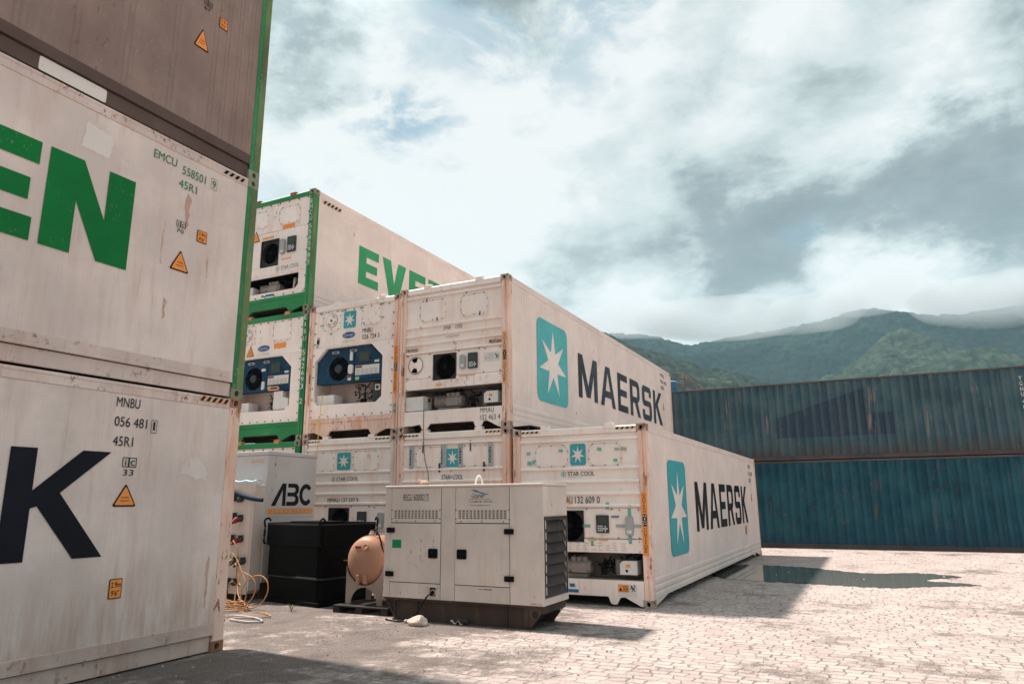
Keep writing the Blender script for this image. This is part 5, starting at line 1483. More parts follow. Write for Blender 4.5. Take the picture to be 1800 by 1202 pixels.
# ------------------------------------------------------------------ grey generator with the painted name, its socket panel
def grey_generator():
    x1, y0 = -6.3, -2.046
    r = thing('diesel_generator', 'large grey generator box with big black initials over an orange band', 'generator', (x1 - 2.9, y0, 0))
    w, dp, z0, z1 = 2.9, 1.245, .26, 2.50
    mb = MB(); mb.box(0, 0, z0, w, dp, z1 - .07); mb.build('cabinet', 'genset_grey', r, .008)
    mb = MB(); mb.box(-.012, -.012, z1 - .068, w + .012, dp + .012, z1); mb.build('roof', 'genset_grey', r, .008)
    mb = MB(); mb.box(.04, .03, 0, w - .03, dp - .03, z0 - .002); mb.build('skid_base', 'skid', r, .006)
    em = pmap((w, 0, 0), (0, 1, 0), (0, 0, 1)); fm = pmap((0, 0, 0), (1, 0, 0), (0, 0, 1))
    mb = MB(); mb.slab([rc(.012, 1.37 - .02, dp - .012, z1 - .085)], em, 0, .006); mb.slab([rc(.012, z0 + .02, dp - .012, 1.335)], em, 0, .006); mb.build('end_panel', 'genset_grey', r, .002)
    # slanted initials
    mb = MB()
    t0, t1 = 1.545, 1.94
    h = t1 - t0
    Apts = [(.10, 0), (.215, 0), (.39, .70), (.39, 0), (.48, 0), (.48, 1), (.375, 1)]
    sc = .93
    f_ = lambda l, dx: [(.07 + (x + dx) * sc, t0 + y * h) for x, y in l]
    mb.sheet([f_(Apts, -.05)], em, .009)
    Bp = [(0, 0), (.24, 0), (.30, .06), (.335, .16), (.335, .36), (.30, .47), (.27, .50), (.30, .54), (.33, .64), (.33, .84), (.295, .95), (.24, 1), (.03, 1), (.03, .82), (.20, .82), (.235, .77), (.235, .66), (.20, .60), (.02, .60), (.02, .42), (.20, .42), (.24, .36), (.24, .24), (.20, .18), (0, .18)]
    mb.sheet([f_(Bp, .45)], em, .009)
    cc = []
    for a in np.linspace(38, 322, 22): cc.append((.185 + .185 * math.cos(rad(a)), .5 + .5 * math.sin(rad(a))))
    for a in np.linspace(322, 38, 22): cc.append((.185 + .10 * math.cos(rad(a)), .5 + .29 * math.sin(rad(a))))
    mb.sheet([f_(cc, .80)], em, .009)
    mb.build('lettering', 'ink', r)
    mb = MB(); mb.rect(em, .05, 1.402, 1.17, 1.500, .009, 0)
    s = .15
    for ch in 'GERADORES': mb.text(ch, em, s, 1.422, .065, .058, .0115, 1, .02); s += .106
    mb.build('name_band', ['orange', 'genset_grey'], r)
    mb = MB(); mb.text('G494S', fm, w - .41, 2.285, .30, .07, .004, 0, .005); mb.build('lettering', 'paleorange', r)
    mb = MB(); mb.slab([rrect(w - .16, 1.66, w - .06, 1.71, .01, 2)], fm, 0, .02); mb.build('latch', 'bluerag', r, .003)
    # socket panel standing proud of the front
    px0, px1, d = w - 1.02, w + .00, .255
    mb = MB(); mb.slab([[(px0, .10), (px1 - .06, .10), (px1 - .01, .16), (px1, 1.90), (px1 - .02, 1.92), (px0, 1.92)]], fm, .001, d); p = mb.build('socket_panel', 'genset', r, .008)
    mb = MB(); mb.slab([rc(px0 + .03, .20, px1 - .07, 1.86)], fm, d, d + .004); mb.build('panel_face', 'genset', p, .002)
    socks = [(-6.74, 1.69), (-6.60, 1.675), (-6.73, 1.38), (-6.58, 1.345), (-6.74, 1.01), (-6.54, 1.005), (-6.62, .65), (-6.45, .645), (-6.76, .30), (-6.58, .305)]
    for i, (sx, sz) in enumerate(socks):
        s = sx - (x1 - 2.9)
        mb = MB()
        mb.lathe([(0, .055), (.02, .058), (.05, .05), (.09, .045)], fm(s, sz, d + .003), (0, -1, -.35), 16, 0)
        mb.slab([rrect(s - .05, sz + .04, s + .05, sz + .055, .004, 2)], fm, d + .004, d + .09, 0)
        o = mb.build('power_socket', ['charcoal', 'red'], p, .003)
        if i in (2, 3, 4, 5, 6, 7, 8):
            mb = MB(); mb.lathe([(0, .042), (.06, .045), (.10, .028), (.14, .018)], fm(s, sz - .015, d + .09), (0, -1, -.55), 14, 0 if i > 5 else 1); mb.build('plug', ['charcoal', 'red'], o)
    return r, socks
GG, SOCK = grey_generator()
# things lying on the socket panel
mb = MB(); mb.add([(-7.2 + .06 * i, -2.30 + .05 * j + .01 * math.sin(i * 2.1), 1.95 + .012 * math.sin(i * 1.3 + j) + (.02 if j == 0 else .035)) for j in range(4) for i in range(16)], [(j * 16 + i, j * 16 + i + 1, (j + 1) * 16 + i + 1, (j + 1) * 16 + i) for j in range(3) for i in range(15)])
o = mb.build('plastic_film', 'palerag', None, 0, True); sm = o.modifiers.new('thick', 'SOLIDIFY'); sm.thickness = .012
tag(o, 'crumpled pale blue plastic film lying on top of the socket panel', 'plastic film')
pa = []
for i in range(14):
    t = i / 13; x = -7.0 + t * .93; z = 1.90 - t * .22 - .04 * math.sin(t * 3); pa += [(x, -2.325 - .03 * math.sin(t * 3), z), (x, -2.330 - .03 * math.sin(t * 3), z - .055 - .015 * math.sin(t * 2.5))]
o = MB().add(pa, [(2 * i, 2 * i + 1, 2 * i + 3, 2 * i + 2) for i in range(13)]).build('strap', 'bluerag', None, 0, True); sm = o.modifiers.new('thick', 'SOLIDIFY'); sm.thickness = .01
tag(o, 'dark blue strap slung slantwise across the top of the socket panel', 'strap')

# ------------------------------------------------------------------ orange cables
def smooth(pts, n=8):
    P = [Vector(p) for p in pts]; out = []
    for i in range(len(P) - 1):
        p0, p1, p2, p3 = P[max(i - 1, 0)], P[i], P[i + 1], P[min(i + 2, len(P) - 1)]
        for k in range(n):
            t = k / n
            out.append(.5 * ((2 * p1) + (-p0 + p2) * t + (2 * p0 - 5 * p1 + 4 * p2 - p3) * t * t + (-p0 + 3 * p1 - 3 * p2 + p3) * t ** 3))
    out.append(P[-1]); return out
YP = -2.046 - .255 - .20
def cable(pts, label, r=.0088, mat='amber', name='power_cable', group='orange power cables'):
    o = MB().tube(smooth(pts), r, 8).build(name, mat, None, 0, True)
    return tag(o, label, 'cable', group)
def coil(cx, cy, cz, rx, rz, a0, a1, n, ax=(1, 0, 0), az=(0, .3, 1)):
    ax, az = Vector(ax), Vector(az).normalized()
    return [Vector((cx, cy, cz)) + ax * rx * math.cos(rad(a)) + az * rz * math.sin(rad(a)) for a in np.linspace(a0, a1, n)]
cable([(-6.54, YP, .95), (-6.44, YP - .06, .97), (-6.28, YP - .1, .8), (-6.22, YP - .15, .45), (-6.05, YP - .22, .3)] + coil(-5.75, -2.98, .26, .30, .25, 150, 470, 10) + [(-5.6, -3.2, .03), (-5.0, -3.25, .02), (-4.62, -3.5, .02), (-4.9, -3.75, .02), (-5.6, -3.7, .02)],
      'orange cable from the third socket row, ending flat on the paving')
cable([(-6.45, YP, .60), (-6.36, YP - .05, .60), (-6.22, YP - .1, .44), (-6.0, -2.8, .2), (-5.7, -2.95, .05)] + coil(-5.42, -3.02, .27, .27, .24, 250, -140, 12) + [(-5.75, -3.3, .03), (-6.2, -3.35, .03)],
      'orange cable from the fourth socket row, standing up in a round ring on the ground')
cable([(-6.58, YP, 1.30), (-6.60, YP - .05, 1.1), (-6.70, YP - .07, .85), (-6.62, YP - .06, .72), (-6.5, YP - .06, .62)] + coil(-6.5, YP - .08, .66, .09, .08, -60, 250, 8) + [(-6.75, YP - .1, .62), (-7.0, YP - .12, .5), (-7.2, -2.9, .2)],
      'orange cable hanging from the second socket row, small loop against the panel')
cable([(-6.74, YP, .95), (-6.66, YP - .07, .92), (-6.50, YP - .1, .72), (-6.38, YP - .12, .78), (-6.20, YP - .16, .66), (-5.85, -2.8, .35), (-5.78, -2.86, .1), (-5.9, -3.0, .03), (-6.3, -3.1, .03), (-6.6, -3.3, .03)],
      'orange cable arching from the panel down its right edge')
for k in range(4):
    rr = random.Random(40 + k)
    pts = []
    for a in range(0, 560 + 40 * k, 40):
        pts.append((-6.0 + (.62 - .05 * k) * math.cos(rad(a + 50 * k)) + rr.uniform(-.08, .08), -3.22 + (.30 - .02 * k) * math.sin(rad(a + 50 * k)) + rr.uniform(-.06, .06), .015 + .022 * k + a * .00008))
    cable(pts, ('orange cable coiled at the bottom of the heap on the ground', 'orange cable in the middle of the coiled heap on the ground', 'orange cable in the upper part of the coiled heap on the ground', 'orange cable lying on top of the coiled heap on the ground')[k])
cable([(-4.95, -3.9, .02), (-4.55, -3.95, .02), (-4.4, -3.85, .02), (-4.65, -3.68, .02), (-5.1, -3.62, .02), (-5.4, -3.75, .02)], 'pale grey hose looped flat on the paving beside the corner of the left stack', .013, 'greyplastic', 'hose', None)
cable([(-6.58, YP, .25), (-6.52, YP - .05, .12), (-6.45, -2.75, .05), (-6.3, -3.1, .03), (-5.6, -3.55, .02), (-5.0, -3.95, .02)], 'black cable hanging from the lowest socket of the panel', .012, 'black', 'power_cable', None)
# generator's own lead, and two loose leads hanging down the stacks
cable([(-2.262, -2.945, .385), (-2.30, -2.99, .34), (-2.40, -3.0, .2), (-2.52, -3.02, .06), (-2.72, -3.03, .013), (-2.95, -2.98, .013), (-3.0, -2.93, .013)], 'black lead plugged into the beige generator, running down to the ground', .011, 'black', 'power_cable', None)
cable([(X2 + .62, -.135, PITCHZ + .70), (X2 + .625, -.14, PITCHZ + .3), (X2 + .63, -.145, PITCHZ), (X2 + .66, -.13, 2.4), (X2 + .75, -.13, 2.05), (X2 + .76, -.13, 1.3), (X2 + .74, -.14, .3)], 'brown cord hanging down the middle stack behind the beige generator', .008, 'copper', 'cord', None)
cable([(X3 + .52, .0, PITCHZ + .95), (X3 + .50, -.015, PITCHZ + .7), (X3 + .48, -.02, PITCHZ + .2), (X3 + .47, -.02, PITCHZ - .1), (X3 + .45, -.015, 2.2), (X3 + .44, -.015, 1.2)], 'yellow cord hanging from the navy blue fan unit down the third stack', .009, 'yellowblack', 'cord', None)
cable([(X4 + .62, .055, PITCHZ + .75), (X4 + .56, .05, PITCHZ + .4), (X4 + .55, .05, PITCHZ), (X4 + .54, .045, 2.4)], 'brown cord hanging from the green framed fan unit', .009, 'copper', 'cord', None)
cable([(X3 + W - .055, .005, 1.9), (X3 + W - .05, -.01, 1.2), (X3 + W - .06, -.01, .3)], 'yellow cord hanging down the post left of the beige generator', .009, 'yellowblack', 'cord', None)

# ------------------------------------------------------------------ black steel container
def black_bin():
    a = math.atan2(-.29, 1.48)
    r = thing('fuel_basin', 'tall open black steel basin with hook handles, standing before the grey generator', 'basin', (-6.11, -2.20, 0), a)
    w, dp, z = 1.51, 1.2, 1.27
    c = .07
    def ring(k): return [(c + k, k), (w - c - k, k), (w - k, c + k), (w - k, dp - c - k), (w - c - k, dp - k), (c + k, dp - k), (k, dp - c - k), (k, c + k)]
    mp = lambda s, t, d=0.0: Vector((s, t, d))
    mb = MB()
    levels = [(.07, .05), (.40, .05), (.405, .02), (.43, .02), (.435, .035), (.90, .035), (.905, .0), (z, .0), (z, .03), (.5, .055)]
    n = 8
    vs = [(x, y, zz) for zz, k in levels for x, y in ring(k)]
    fs = [(i * n + j, i * n + (j + 1) % n, (i + 1) * n + (j + 1) % n, (i + 1) * n + j) for i in range(len(levels) - 1) for j in range(n)]
    fs.append(tuple(range((len(levels) - 1) * n, len(levels) * n)))
    mb.add(vs, fs); mb.build('basin_wall', 'blackplastic', r, .008)
    for k_, z_, m_ in ((-.004, .408, 'scuff'), (-.004, z - .03, 'scuff')):
        a_, b_ = ring(k_ + (.02 if z_ < 1 else .0)), ring(k_ - .006 + (.02 if z_ < 1 else .0))
        mb = MB(); vs = [(x, y, q) for q in (z_, z_ + .018) for x, y in a_]; mb.add(vs, [(i, (i + 1) % n, n + (i + 1) % n, n + i) for i in range(n)]); mb.build('edge_band', m_, r)
    mb = MB(); mb.box(.02, .02, .0, w - .02, dp - .02, .068); mb.build('plinth', 'blackplastic', r, .008)
    mb = MB(); mb.slab([[(w * .45, .01), (w - .02, .01), (w - .02, .5), (w * .45, .5)]], mp, z + .004, z + .03); mb.build('lid_plate', 'blackplastic', r, .006)
    for (hx, hy, nx, ny) in ((.03, .03, -.5, -.85), (w - .03, .02, .5, -.85), (w - .02, dp - .06, 1, .1)):
        p = Vector((hx, hy, 0)); nn = Vector((nx, ny, 0)).normalized(); tt = Vector((-ny, nx, 0)).normalized()
        mb = MB(); pts = [p + nn * .015 + Vector((0, 0, .93)), p + nn * .05 + Vector((0, 0, .96)), p + nn * .045 + Vector((0, 0, 1.2)), p + nn * .06 + Vector((0, 0, 1.30)), p + nn * .0 + Vector((0, 0, 1.345)) + tt * .03, p - nn * .04 + Vector((0, 0, 1.30)) + tt * .05]
        mb.tube(smooth(pts, 5), .017, 8); mb.build('hook', 'black', r, 0, True)
    return r
black_bin()

# ------------------------------------------------------------------ orange plastic tank in its cradle
def tank():
    r = thing('fuel_tank', 'orange plastic drum tank lying in a notched plate cradle beside the beige generator', 'tank', (-3.71, -2.60, .11))
    R, cz = .352, .63
    mb = MB()
    prof = [(-.02, .02), (-.015, .14), (.0, .22), (.03, .292), (.075, .332), (.13, R), (.16, R), (.165, R + .012), (.19, R + .012), (.195, R), (.62, R), (.68, .31), (.72, .24), (.74, .05)]
    mb.lathe(prof, (0, 0, cz), (0, 1, 0), 40); t = mb.build('drum', 'tank', r, 0, True)
    mb = MB(); mb.lathe([(0, .05), (.012, .05), (.014, .04), (.004, .038)], (.06, -.005, cz + .20), (0, -1, .45), 20, 0); mb.build('moulded_ring', 'tank', t)
    mb = MB(); mb.box(-.14, -.012, cz + .185, -.03, .02, cz + .215); mb.build('red_level_plug', 'red', t, .005)
    mb = MB()
    for x in (-.09, .045): mb.box(x, -.03, cz - .33, x + .055, .03, cz - .20)
    mb.build('foot_lug', 'tank', t, .012)
    mb = MB(); mb.tube([(-R - .001 + .0, -.001, cz)] * 1 + [(R * math.cos(a) * .86, -.012 + .06 * math.cos(a) ** 2, cz - .01) for a in np.linspace(math.pi, 0, 12)], .004, 6); mb.build('mould_seam', 'tank', t)
    for x, y in ((.0, .22), (.26, .30)):
        mb = MB(); mb.lathe([(0, .05), (.05, .05), (.055, .035), (.09, .03)], (x, y, cz + math.sqrt(max(.01, R * R - x * x)) - .01), (0, 0, 1), 14); mb.build('filler_cap', 'casting', t)
    mb = MB(); mb.tube(smooth([(.0, .22, cz + R + .08), (.10, .18, cz + R + .09), (.22, .12, cz + R - .02), (.30, .10, cz + .15), (.34, .14, cz - .05)], 6), .012, 8); mb.build('breather_hose', 'black', t, 0, True)
    for y in (.07, .56):
        hole = [(-.20, 0), (.20, 0)]
        out = [(-.335, 0), (-.255, 0)] + [(-.245 * math.cos(a), .01 + .235 * math.sin(a)) for a in np.linspace(0, math.pi, 18)] + [(.255, 0), (.335, 0), (.335, .55)] + [((R + .006) * math.sin(a), cz - (R + .006) * math.cos(a)) for a in np.linspace(1.18, -1.18, 18)] + [(-.335, .55)]
        mb = MB(); mb.slab([out], pmap((0, y, 0), (1, 0, 0), (0, 0, 1)), -.012, .012); mb.build('cradle_plate', 'stand', r, .003)
    return r
tank()
mb = MB()
p = thing('pallet', 'low dark wooden pallet under the orange tank', 'pallet', (-4.15, -2.72, 0))
for k in range(4): MB().box(0, .03 + k * .22, .085, 1.0, .20 + k * .22, .108).build('deck_board', 'wood', p, .004)
for x in (.0, .42, .88): MB().box(x, .03, .0, x + .11, .86, .084).build('bearer', 'wood', p, .004)

# ------------------------------------------------------------------ small things on the ground
def rock(name, label, loc, s, seed):
    bm = bmesh.new(); bmesh.ops.create_icosphere(bm, subdivisions=3, radius=1)
    rr = random.Random(seed); ph = [Vector((rr.uniform(-1, 1), rr.uniform(-1, 1), rr.uniform(-1, 1))).normalized() for _ in range(11)]; am = [rr.uniform(.62, .95) for _ in ph]
    for v in bm.verts:
        d = v.co.normalized(); k = 1.0
        for q, a in zip(ph, am):
            t = d.dot(q)
            if t > a * .95: k = min(k, a / max(t, 1e-3))
        v.co = Vector((d.x * s[0], d.y * s[1], d.z * s[2])) * (k + rr.uniform(-.012, .012))
    me = bpy.data.meshes.new(name); bm.to_mesh(me); bm.free(); me.materials.append(M['stone'])
    o = bpy.data.objects.new(name, me); o.location = loc; COL.objects.link(o); return tag(o, label, 'stone')
rock('rock', 'fist shaped pale rock on the paving before the beige generator', (-2.33, -3.13, .05), (.165, .12, .085), 3)
rock('small_stone', 'small brownish stone beside the black lead, left of the bigger rock', (-2.58, -3.03, .02), (.05, .04, .035), 8)
rr = random.Random(12); mb = MB()
vs = [(-1.98 + .026 * i + rr.uniform(-.008, .008), -2.90 + .026 * j + rr.uniform(-.008, .008), .022 + .02 * rr.random() + .025 * math.sin(i * 1.7 + j)) for j in range(4) for i in range(8)]
mb.add(vs, [(j * 8 + i, j * 8 + i + 1, (j + 1) * 8 + i + 1, (j + 1) * 8 + i) for j in range(3) for i in range(7)], 0)
o = mb.build('crumpled_wrapper', 'paper', None); sm = o.modifiers.new('thick', 'SOLIDIFY'); sm.thickness = .004
tag(o, 'crumpled white wrapper against the generator skid', 'litter')
mb = MB(); mb.tube([(-1.90, -2.87, .05), (-1.72, -2.86, .045)], .033, 12); tag(mb.build('cardboard_tube', 'wood', None, 0, True), 'short brown tube lying beside the wrapper on the skid edge', 'litter')
wd = thing('weed', 'small straggly weed growing at the foot of the black basin', 'plant', (-4.78, -2.88, 0))
for k in range(16):
    rr = random.Random(60 + k); a = rr.uniform(0, 6.28); l = rr.uniform(.07, .17); wv = .004
    mid = Vector((math.cos(a) * l * .5, math.sin(a) * l * .35, l * .75)); tip = Vector((math.cos(a) * l, math.sin(a) * l * .7, l * rr.uniform(.3, .8))); sd_ = Vector((-math.sin(a), math.cos(a), 0)) * wv
    MB().add([-sd_ * .6, sd_ * .6, mid + sd_, mid - sd_, tip], [(0, 1, 2, 3), (3, 2, 4)]).build('leaf', 'leaf', wd)
def debris():
    rr = random.Random(77); mb = MB()
    for k in range(420):
        if k < 200: x, y = rr.uniform(-3.6, .5), rr.uniform(-4.7, -2.95)
        elif k < 330: x, y = rr.uniform(-3.6, 3), rr.uniform(-7.5, -4.0)
        else: x, y = rr.uniform(0, 8), rr.uniform(-3, 14)
        s = rr.uniform(.006, .020) * (1.6 if k > 330 else 1)
        z = float(ground_z(np.array(x), np.array(y)))
        q = [(rr.uniform(.6, 1.2) * s * dx, rr.uniform(.6, 1.2) * s * dy, rr.uniform(.6, 1.1) * s * dz) for dx, dy, dz in ((1, 0, .3), (-.5, .9, .25), (-.5, -.9, .35), (0, 0, 1.1), (0, 0, -.3))]
        mb.add([(x + a, y + b, z + c) for a, b, c in q], [(0, 1, 3), (1, 2, 3), (2, 0, 3), (0, 4, 1), (1, 4, 2), (2, 4, 0)])
    o = mb.build('gravel', 'stone'); o['kind'] = 'stuff'; o['label'] = 'loose gravel scattered over the paving'; o['category'] = 'gravel'
debris()

# ------------------------------------------------------------------ on the roof of the blue stack
RX, RY, RYE, RT, RZ = -5.12, 26.0, 30.4, 8.25, 7.15
rl = thing('stair_platform', 'rusty pipe railed steel platform rising behind the blue container stack', 'platform', (RX, RY, 0))
RLEN, RLEFT = RYE - RY, 3.2
MB().box(-RLEFT, 0, RZ - .12, .03, RLEN, RZ).build('deck', 'rail_rust', rl)
for x, y in ((0, .04), (-RLEFT + .06, .04), (0, RLEN - .05), (-RLEFT + .06, RLEN - .05)):
    MB().box(x - .06, y - .04, 0, x + .02, y + .05, RZ - .122).build('leg', 'rail_rust', rl)
HR = RT - RZ
for xx in (0, -1.6, -3.1):
    mb = MB(); mb.tube([(xx, 0, RZ), (xx, 0, RT)], .036 if xx == 0 else .024, 8); mb.build('post', 'rail_rust', rl, 0, True)
for yy in (RLEN * .5, RLEN):
    mb = MB(); mb.tube([(0, yy, RZ), (0, yy, RT)], .026, 8); mb.build('post', 'rail_rust', rl, 0, True)
for z in (RT, RZ + HR * .69, RZ + HR * .41):
    mb = MB(); mb.tube([(-3.15, 0, z), (0, 0, z), (0, RLEN, z)], .024, 8); mb.build('rail_pipe', 'rail_rust', rl, 0, True)
tk = thing('water_tank', 'blue plastic tank with a pale lid standing on the railed platform', 'tank', (RX - 1.15, RY + 1.2, RZ + .002))
MB().lathe([(0, .42), (.02, .45), (.40, .46), (.41, .48), (.44, .48), (.45, .46), (.80, .45)], (0, 0, 0), (0, 0, 1), 24).build('tank_body', 'tankblue', tk, 0, True)
MB().lathe([(0, .48), (.03, .48), (.06, .40), (.10, .16), (.14, .13)], (0, 0, .802), (0, 0, 1), 24).build('lid', 'palerag', tk, 0, True)

# ------------------------------------------------------------------ forested mountains
def hill_material(name, c1, c2, c3):
    mt, nt, N, L, b = nodes_of(name)
    tc = N('ShaderNodeTexCoord')
    def noise(scale, det, ro):
        n = N('ShaderNodeTexNoise'); n.inputs['Scale'].default_value = scale; n.inputs['Detail'].default_value = det; n.inputs['Roughness'].default_value = ro
        L(tc.outputs['Object'], n.inputs['Vector']); return n.outputs[0]
    r = N('ShaderNodeValToRGB'); e = r.color_ramp
    e.elements[0].position = .33; e.elements[0].color = c1 + (1,); e.elements[1].position = .70; e.elements[1].color = c3 + (1,)
    x = e.elements.new(.5); x.color = c2 + (1,)
    ad = N('ShaderNodeMath'); ad.operation = 'MULTIPLY_ADD'; ad.inputs[1].default_value = .55
    vo = N('ShaderNodeTexVoronoi'); vo.inputs['Scale'].default_value = .19; vo.inputs['Randomness'].default_value = 1
    L(tc.outputs['Object'], vo.inputs['Vector'])
    sv = N('ShaderNodeSeparateXYZ'); L(vo.outputs['Color'], sv.inputs[0])
    av = N('ShaderNodeMath'); av.operation = 'MULTIPLY_ADD'; av.inputs[1].default_value = .45; L(sv.outputs[0], av.inputs[0])
    nv = N('ShaderNodeMath'); nv.operation = 'MULTIPLY'; nv.inputs[1].default_value = .55; L(noise(.42, 6, .8), nv.inputs[0]); L(nv.outputs[0], av.inputs[2])
    L(av.outputs[0], ad.inputs[0])
    m2 = N('ShaderNodeMath'); m2.operation = 'MULTIPLY'; m2.inputs[1].default_value = .45
    L(noise(.016, 4, .6), m2.inputs[0]); L(m2.outputs[0], ad.inputs[2]); L(ad.outputs[0], r.inputs[0])
    L(r.outputs[0], b.inputs['Base Color']); b.inputs['Roughness'].default_value = 1.0
    b.inputs['Specular IOR Level'].default_value = .1
    return mt
def vnoise(x, y, seed):
    xi, yi = np.floor(x).astype(np.int64), np.floor(y).astype(np.int64); xf, yf = x - xi, y - yi
    def hsh(a, b): 
        q = (a * 374761393 + b * 668265263 + seed * 982451653) & 0xffffffff
        q = ((q ^ (q >> 13)) * 1274126177) & 0xffffffff
        return ((q ^ (q >> 16)) & 0xffff) / 65535.0
    u, v = xf * xf * (3 - 2 * xf), yf * yf * (3 - 2 * yf)
    return (hsh(xi, yi) * (1 - u) + hsh(xi + 1, yi) * u) * (1 - v) + (hsh(xi, yi + 1) * (1 - u) + hsh(xi + 1, yi + 1) * u) * v
def canopy(x, y, cell, seed):
    """height of domed tree crowns on a jittered grid, 0..1"""
    gx, gy = np.floor(x / cell).astype(np.int64), np.floor(y / cell).astype(np.int64)
    best = np.zeros_like(x)
    for dx in (-1, 0, 1):
        for dy in (-1, 0, 1):
            a, b = gx + dx, gy + dy
            q = (a * 73856093 ^ b * 19349663 ^ seed * 83492791) & 0xffffffff
            q = ((q ^ (q >> 15)) * 2246822519) & 0xffffffff; q = (q ^ (q >> 13)) & 0xffffffff
            jx, jy, jr = (q & 255) / 255., ((q >> 8) & 255) / 255., ((q >> 16) & 255) / 255.
            d2 = ((x - (a + .15 + .7 * jx) * cell) ** 2 + (y - (b + .15 + .7 * jy) * cell) ** 2) / (cell * (.55 + .35 * jr)) ** 2
            best = np.maximum(best, np.sqrt(np.clip(1 - d2, 0, 1)) * (.55 + .45 * jr))
    return best
def hill(name, crest, dist, depth, slope_pow, mat, res, cell, tree_h, seed, foot=0.0, back=.55, gully=14):
    """a real ridge: crest given as azimuth/elevation seen from the yard, at its own distance; slopes fall towards us and away"""
    az = np.array([c[0] for c in crest]); el = np.array([c[1] for c in crest]); ds = np.array([c[2] if len(c) > 2 else dist for c in crest])
    n = int((az[-1] - az[0]) * math.pi / 180 * dist / res)
    a = np.linspace(az[0], az[-1], n)
    e = np.interp(a, az, el); d = np.interp(a, az, ds)
    # soften the polyline
    k = max(3, n // 60); ker = np.ones(k) / k
    e = np.convolve(np.pad(e, k, 'edge'), ker, 'same')[k:-k]; d = np.convolve(np.pad(d, k, 'edge'), ker, 'same')[k:-k]
    cx = CAM_POS.x + np.sin(np.radians(a)) * d; cy = CAM_POS.y + np.cos(np.radians(a)) * d
    ch = np.tan(np.radians(e)) * d + CAM_POS.z - tree_h * .6
    m1 = int(depth / res); m2 = int(depth * back / res)
    t = np.concatenate((np.linspace(-1, 0, m1, endpoint=False), np.linspace(0, back, m2)))
    T, I = np.meshgrid(t, np.arange(n), indexing='ij')
    X = cx[I] + np.sin(np.radians(a))[I] * T * depth; Y = cy[I] + np.cos(np.radians(a))[I] * T * depth
    prof = np.where(T < 0, (1 - np.abs(T) ** slope_pow), 1 - (T / max(back, .01)) ** 1.6 * .9)
    Z = foot + (ch[I] - foot) * prof
    # gullies and spurs running down the slope
    mid = np.clip(1 - (2 * np.abs(T) - .9) ** 2, 0, 1)
    Z += (vnoise(X / 95 + 3, Y / 95, seed) - .5) * gully * 2.2 * mid + (vnoise(X / 38, Y / 38 + 7, seed + 1) - .5) * gully * .8 * np.clip(np.abs(T) * 6, 0, 1)
    Z += canopy(X, Y, cell, seed) * tree_h + (vnoise(X / 2.2, Y / 2.2, seed + 5) - .5) * tree_h * .22
    nx = n; ny = len(t)
    v = np.stack((X, Y, Z), -1).reshape(-1, 3)
    idx = np.arange(ny * nx).reshape(ny, nx)
    f = np.stack((idx[:-1, :-1], idx[:-1, 1:], idx[1:, 1:], idx[1:, :-1]), -1).reshape(-1, 4)
    me = bpy.data.meshes.new(name)
    me.vertices.add(len(v)); me.vertices.foreach_set('co', v.ravel())
    me.loops.add(f.size); me.loops.foreach_set('vertex_index', f.ravel())
    me.polygons.add(len(f)); me.polygons.foreach_set('loop_start', np.arange(0, f.size, 4)); me.polygons.foreach_set('loop_total', np.full(len(f), 4))
    me.update(calc_edges=True); me.validate()
    me.materials.append(M[mat])
    o = bpy.data.objects.new(name, me); COL.objects.link(o); struct(o)
    return o
M['hill_near'] = hill_material('cloud_shaded_forest', (.003, .008, .006), (.011, .019, .012), (.036, .048, .026))  # cloud shade over the ridge is put into darker greens
M['hill_far'] = hill_material('haze_tinted_forest', (.006, .016, .017), (.013, .029, .028), (.026, .045, .038))  # distance haze is mixed into these bluish greens
M['hill_sun'] = hill_material('sunlit_tint_forest', (.006, .014, .009), (.018, .030, .020), (.046, .058, .036))  # brighter, yellower greens paint this ridge as sunlit
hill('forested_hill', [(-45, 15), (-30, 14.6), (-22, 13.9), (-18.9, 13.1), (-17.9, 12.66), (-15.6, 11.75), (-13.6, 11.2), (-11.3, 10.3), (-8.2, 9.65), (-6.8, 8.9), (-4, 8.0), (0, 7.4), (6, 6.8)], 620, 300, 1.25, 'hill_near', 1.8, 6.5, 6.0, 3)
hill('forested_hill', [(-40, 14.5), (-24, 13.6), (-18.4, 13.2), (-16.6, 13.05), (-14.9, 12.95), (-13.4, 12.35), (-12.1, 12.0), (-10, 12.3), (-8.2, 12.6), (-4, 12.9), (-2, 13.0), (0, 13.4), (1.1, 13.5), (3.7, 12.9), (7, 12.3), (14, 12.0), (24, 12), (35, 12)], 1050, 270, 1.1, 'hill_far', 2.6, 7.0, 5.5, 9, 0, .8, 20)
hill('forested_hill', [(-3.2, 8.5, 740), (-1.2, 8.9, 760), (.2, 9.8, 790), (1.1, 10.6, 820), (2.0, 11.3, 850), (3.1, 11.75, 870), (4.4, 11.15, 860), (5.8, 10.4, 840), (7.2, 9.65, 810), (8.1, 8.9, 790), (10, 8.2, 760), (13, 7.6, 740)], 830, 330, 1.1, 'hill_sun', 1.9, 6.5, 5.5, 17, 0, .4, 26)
hill('forested_hill', [(2, 12.5), (5, 12.5), (7, 12.4), (9.5, 12.4), (12, 12.5), (16, 12.7), (22, 13.2), (35, 14)], 1250, 330, 1.1, 'hill_far', 3.2, 8, 6, 23, 0, .8, 20)

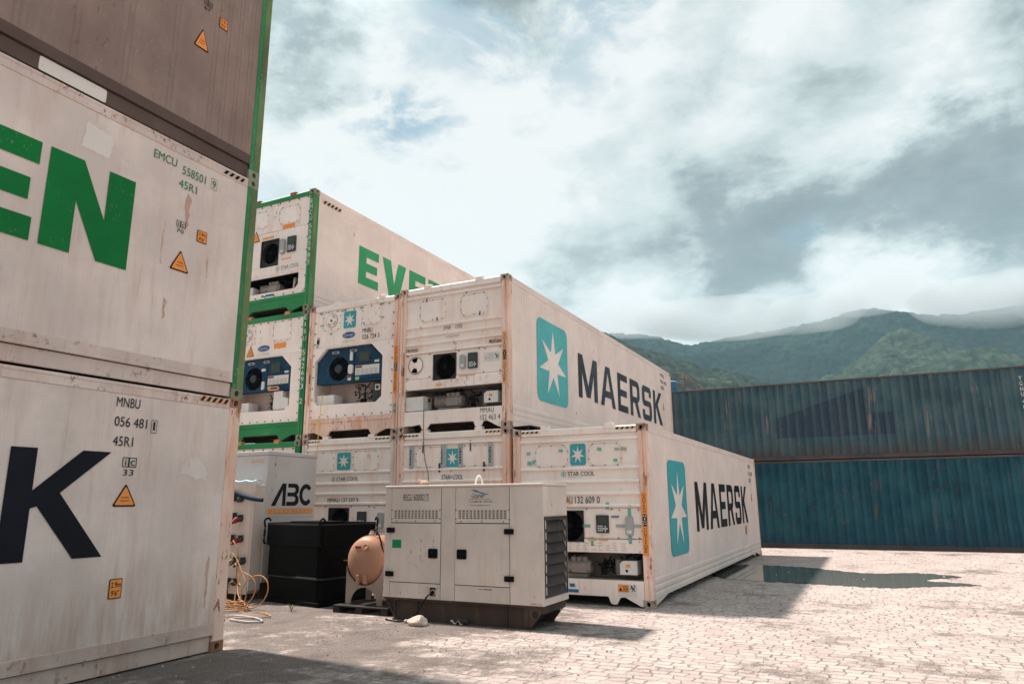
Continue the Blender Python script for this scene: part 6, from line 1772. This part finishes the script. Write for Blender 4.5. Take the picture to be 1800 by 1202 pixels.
# ------------------------------------------------------------------ air
def volume_mat(name, col, dens, aniso=.0):
    mt = bpy.data.materials.new(name); mt.use_nodes = True
    nt = mt.node_tree; nt.nodes.clear()
    o = nt.nodes.new('ShaderNodeOutputMaterial'); v = nt.nodes.new('ShaderNodeVolumePrincipled')
    v.inputs['Color'].default_value = col + (1,); v.inputs['Density'].default_value = dens; v.inputs['Anisotropy'].default_value = aniso
    nt.links.new(v.outputs[0], o.inputs['Volume'])
    return mt
HAZE = True
if HAZE:
    o = MB().box(-1600, -320, -1.2, 1600, 1950, 470).build('haze', volume_mat('pale_air', (.52, .85, 1.0), .00014))
    o['kind'] = 'stuff'; o['label'] = 'pale haze over the yard and the hills'; o['category'] = 'haze'

def mist(label, az, el, dist, rx, ry, rz, dens, seed):
    """a lobed bank of low cloud lying on the ridge"""
    bm = bmesh.new(); bmesh.ops.create_icosphere(bm, subdivisions=4, radius=1)
    rr = random.Random(seed); lob = [(Vector((rr.uniform(-1, 1), rr.uniform(-1, 1), rr.uniform(-.8, .8))).normalized(), rr.uniform(.05, .28), rr.uniform(4, 12)) for _ in range(16)]
    for v in bm.verts:
        d = v.co.normalized(); k = .82 + sum(a * math.exp(p * (d.dot(q) - 1)) for q, a, p in lob)
        v.co = Vector((d.x * rx, d.y * ry, d.z * rz)) * k
    me = bpy.data.meshes.new('mist_bank'); bm.to_mesh(me); bm.free()
    me.materials.append(volume_mat('mist', (.66, .69, .705), dens))
    o = bpy.data.objects.new('mist_bank', me); COL.objects.link(o)
    o.location = (CAM_POS.x + math.sin(rad(az)) * dist, CAM_POS.y + math.cos(rad(az)) * dist, math.tan(rad(el)) * dist)
    o.rotation_euler = (0, 0, rad(-az)); o['kind'] = 'stuff'; o['label'] = label; o['category'] = 'low cloud'
mist('low white cloud lying on the ridge left of the peak', -9.0, 13.7, 950, 110, 60, 30, .011, 1)
mist('low white cloud trailing off the ridge at the left', -16.0, 14.3, 960, 95, 60, 27, .009, 2)
mist('low white cloud between the two hills', -2.6, 13.7, 970, 66, 50, 28, .010, 3)
mist('low cloud above the dark peak', 2.2, 14.5, 990, 75, 50, 27, .008, 4)
mist('low cloud on the ridge right of the peak', 8.6, 13.1, 1000, 100, 60, 30, .016, 5)
mist('low cloud on the far right ridge', 16, 13.1, 1000, 125, 60, 34, .017, 6)
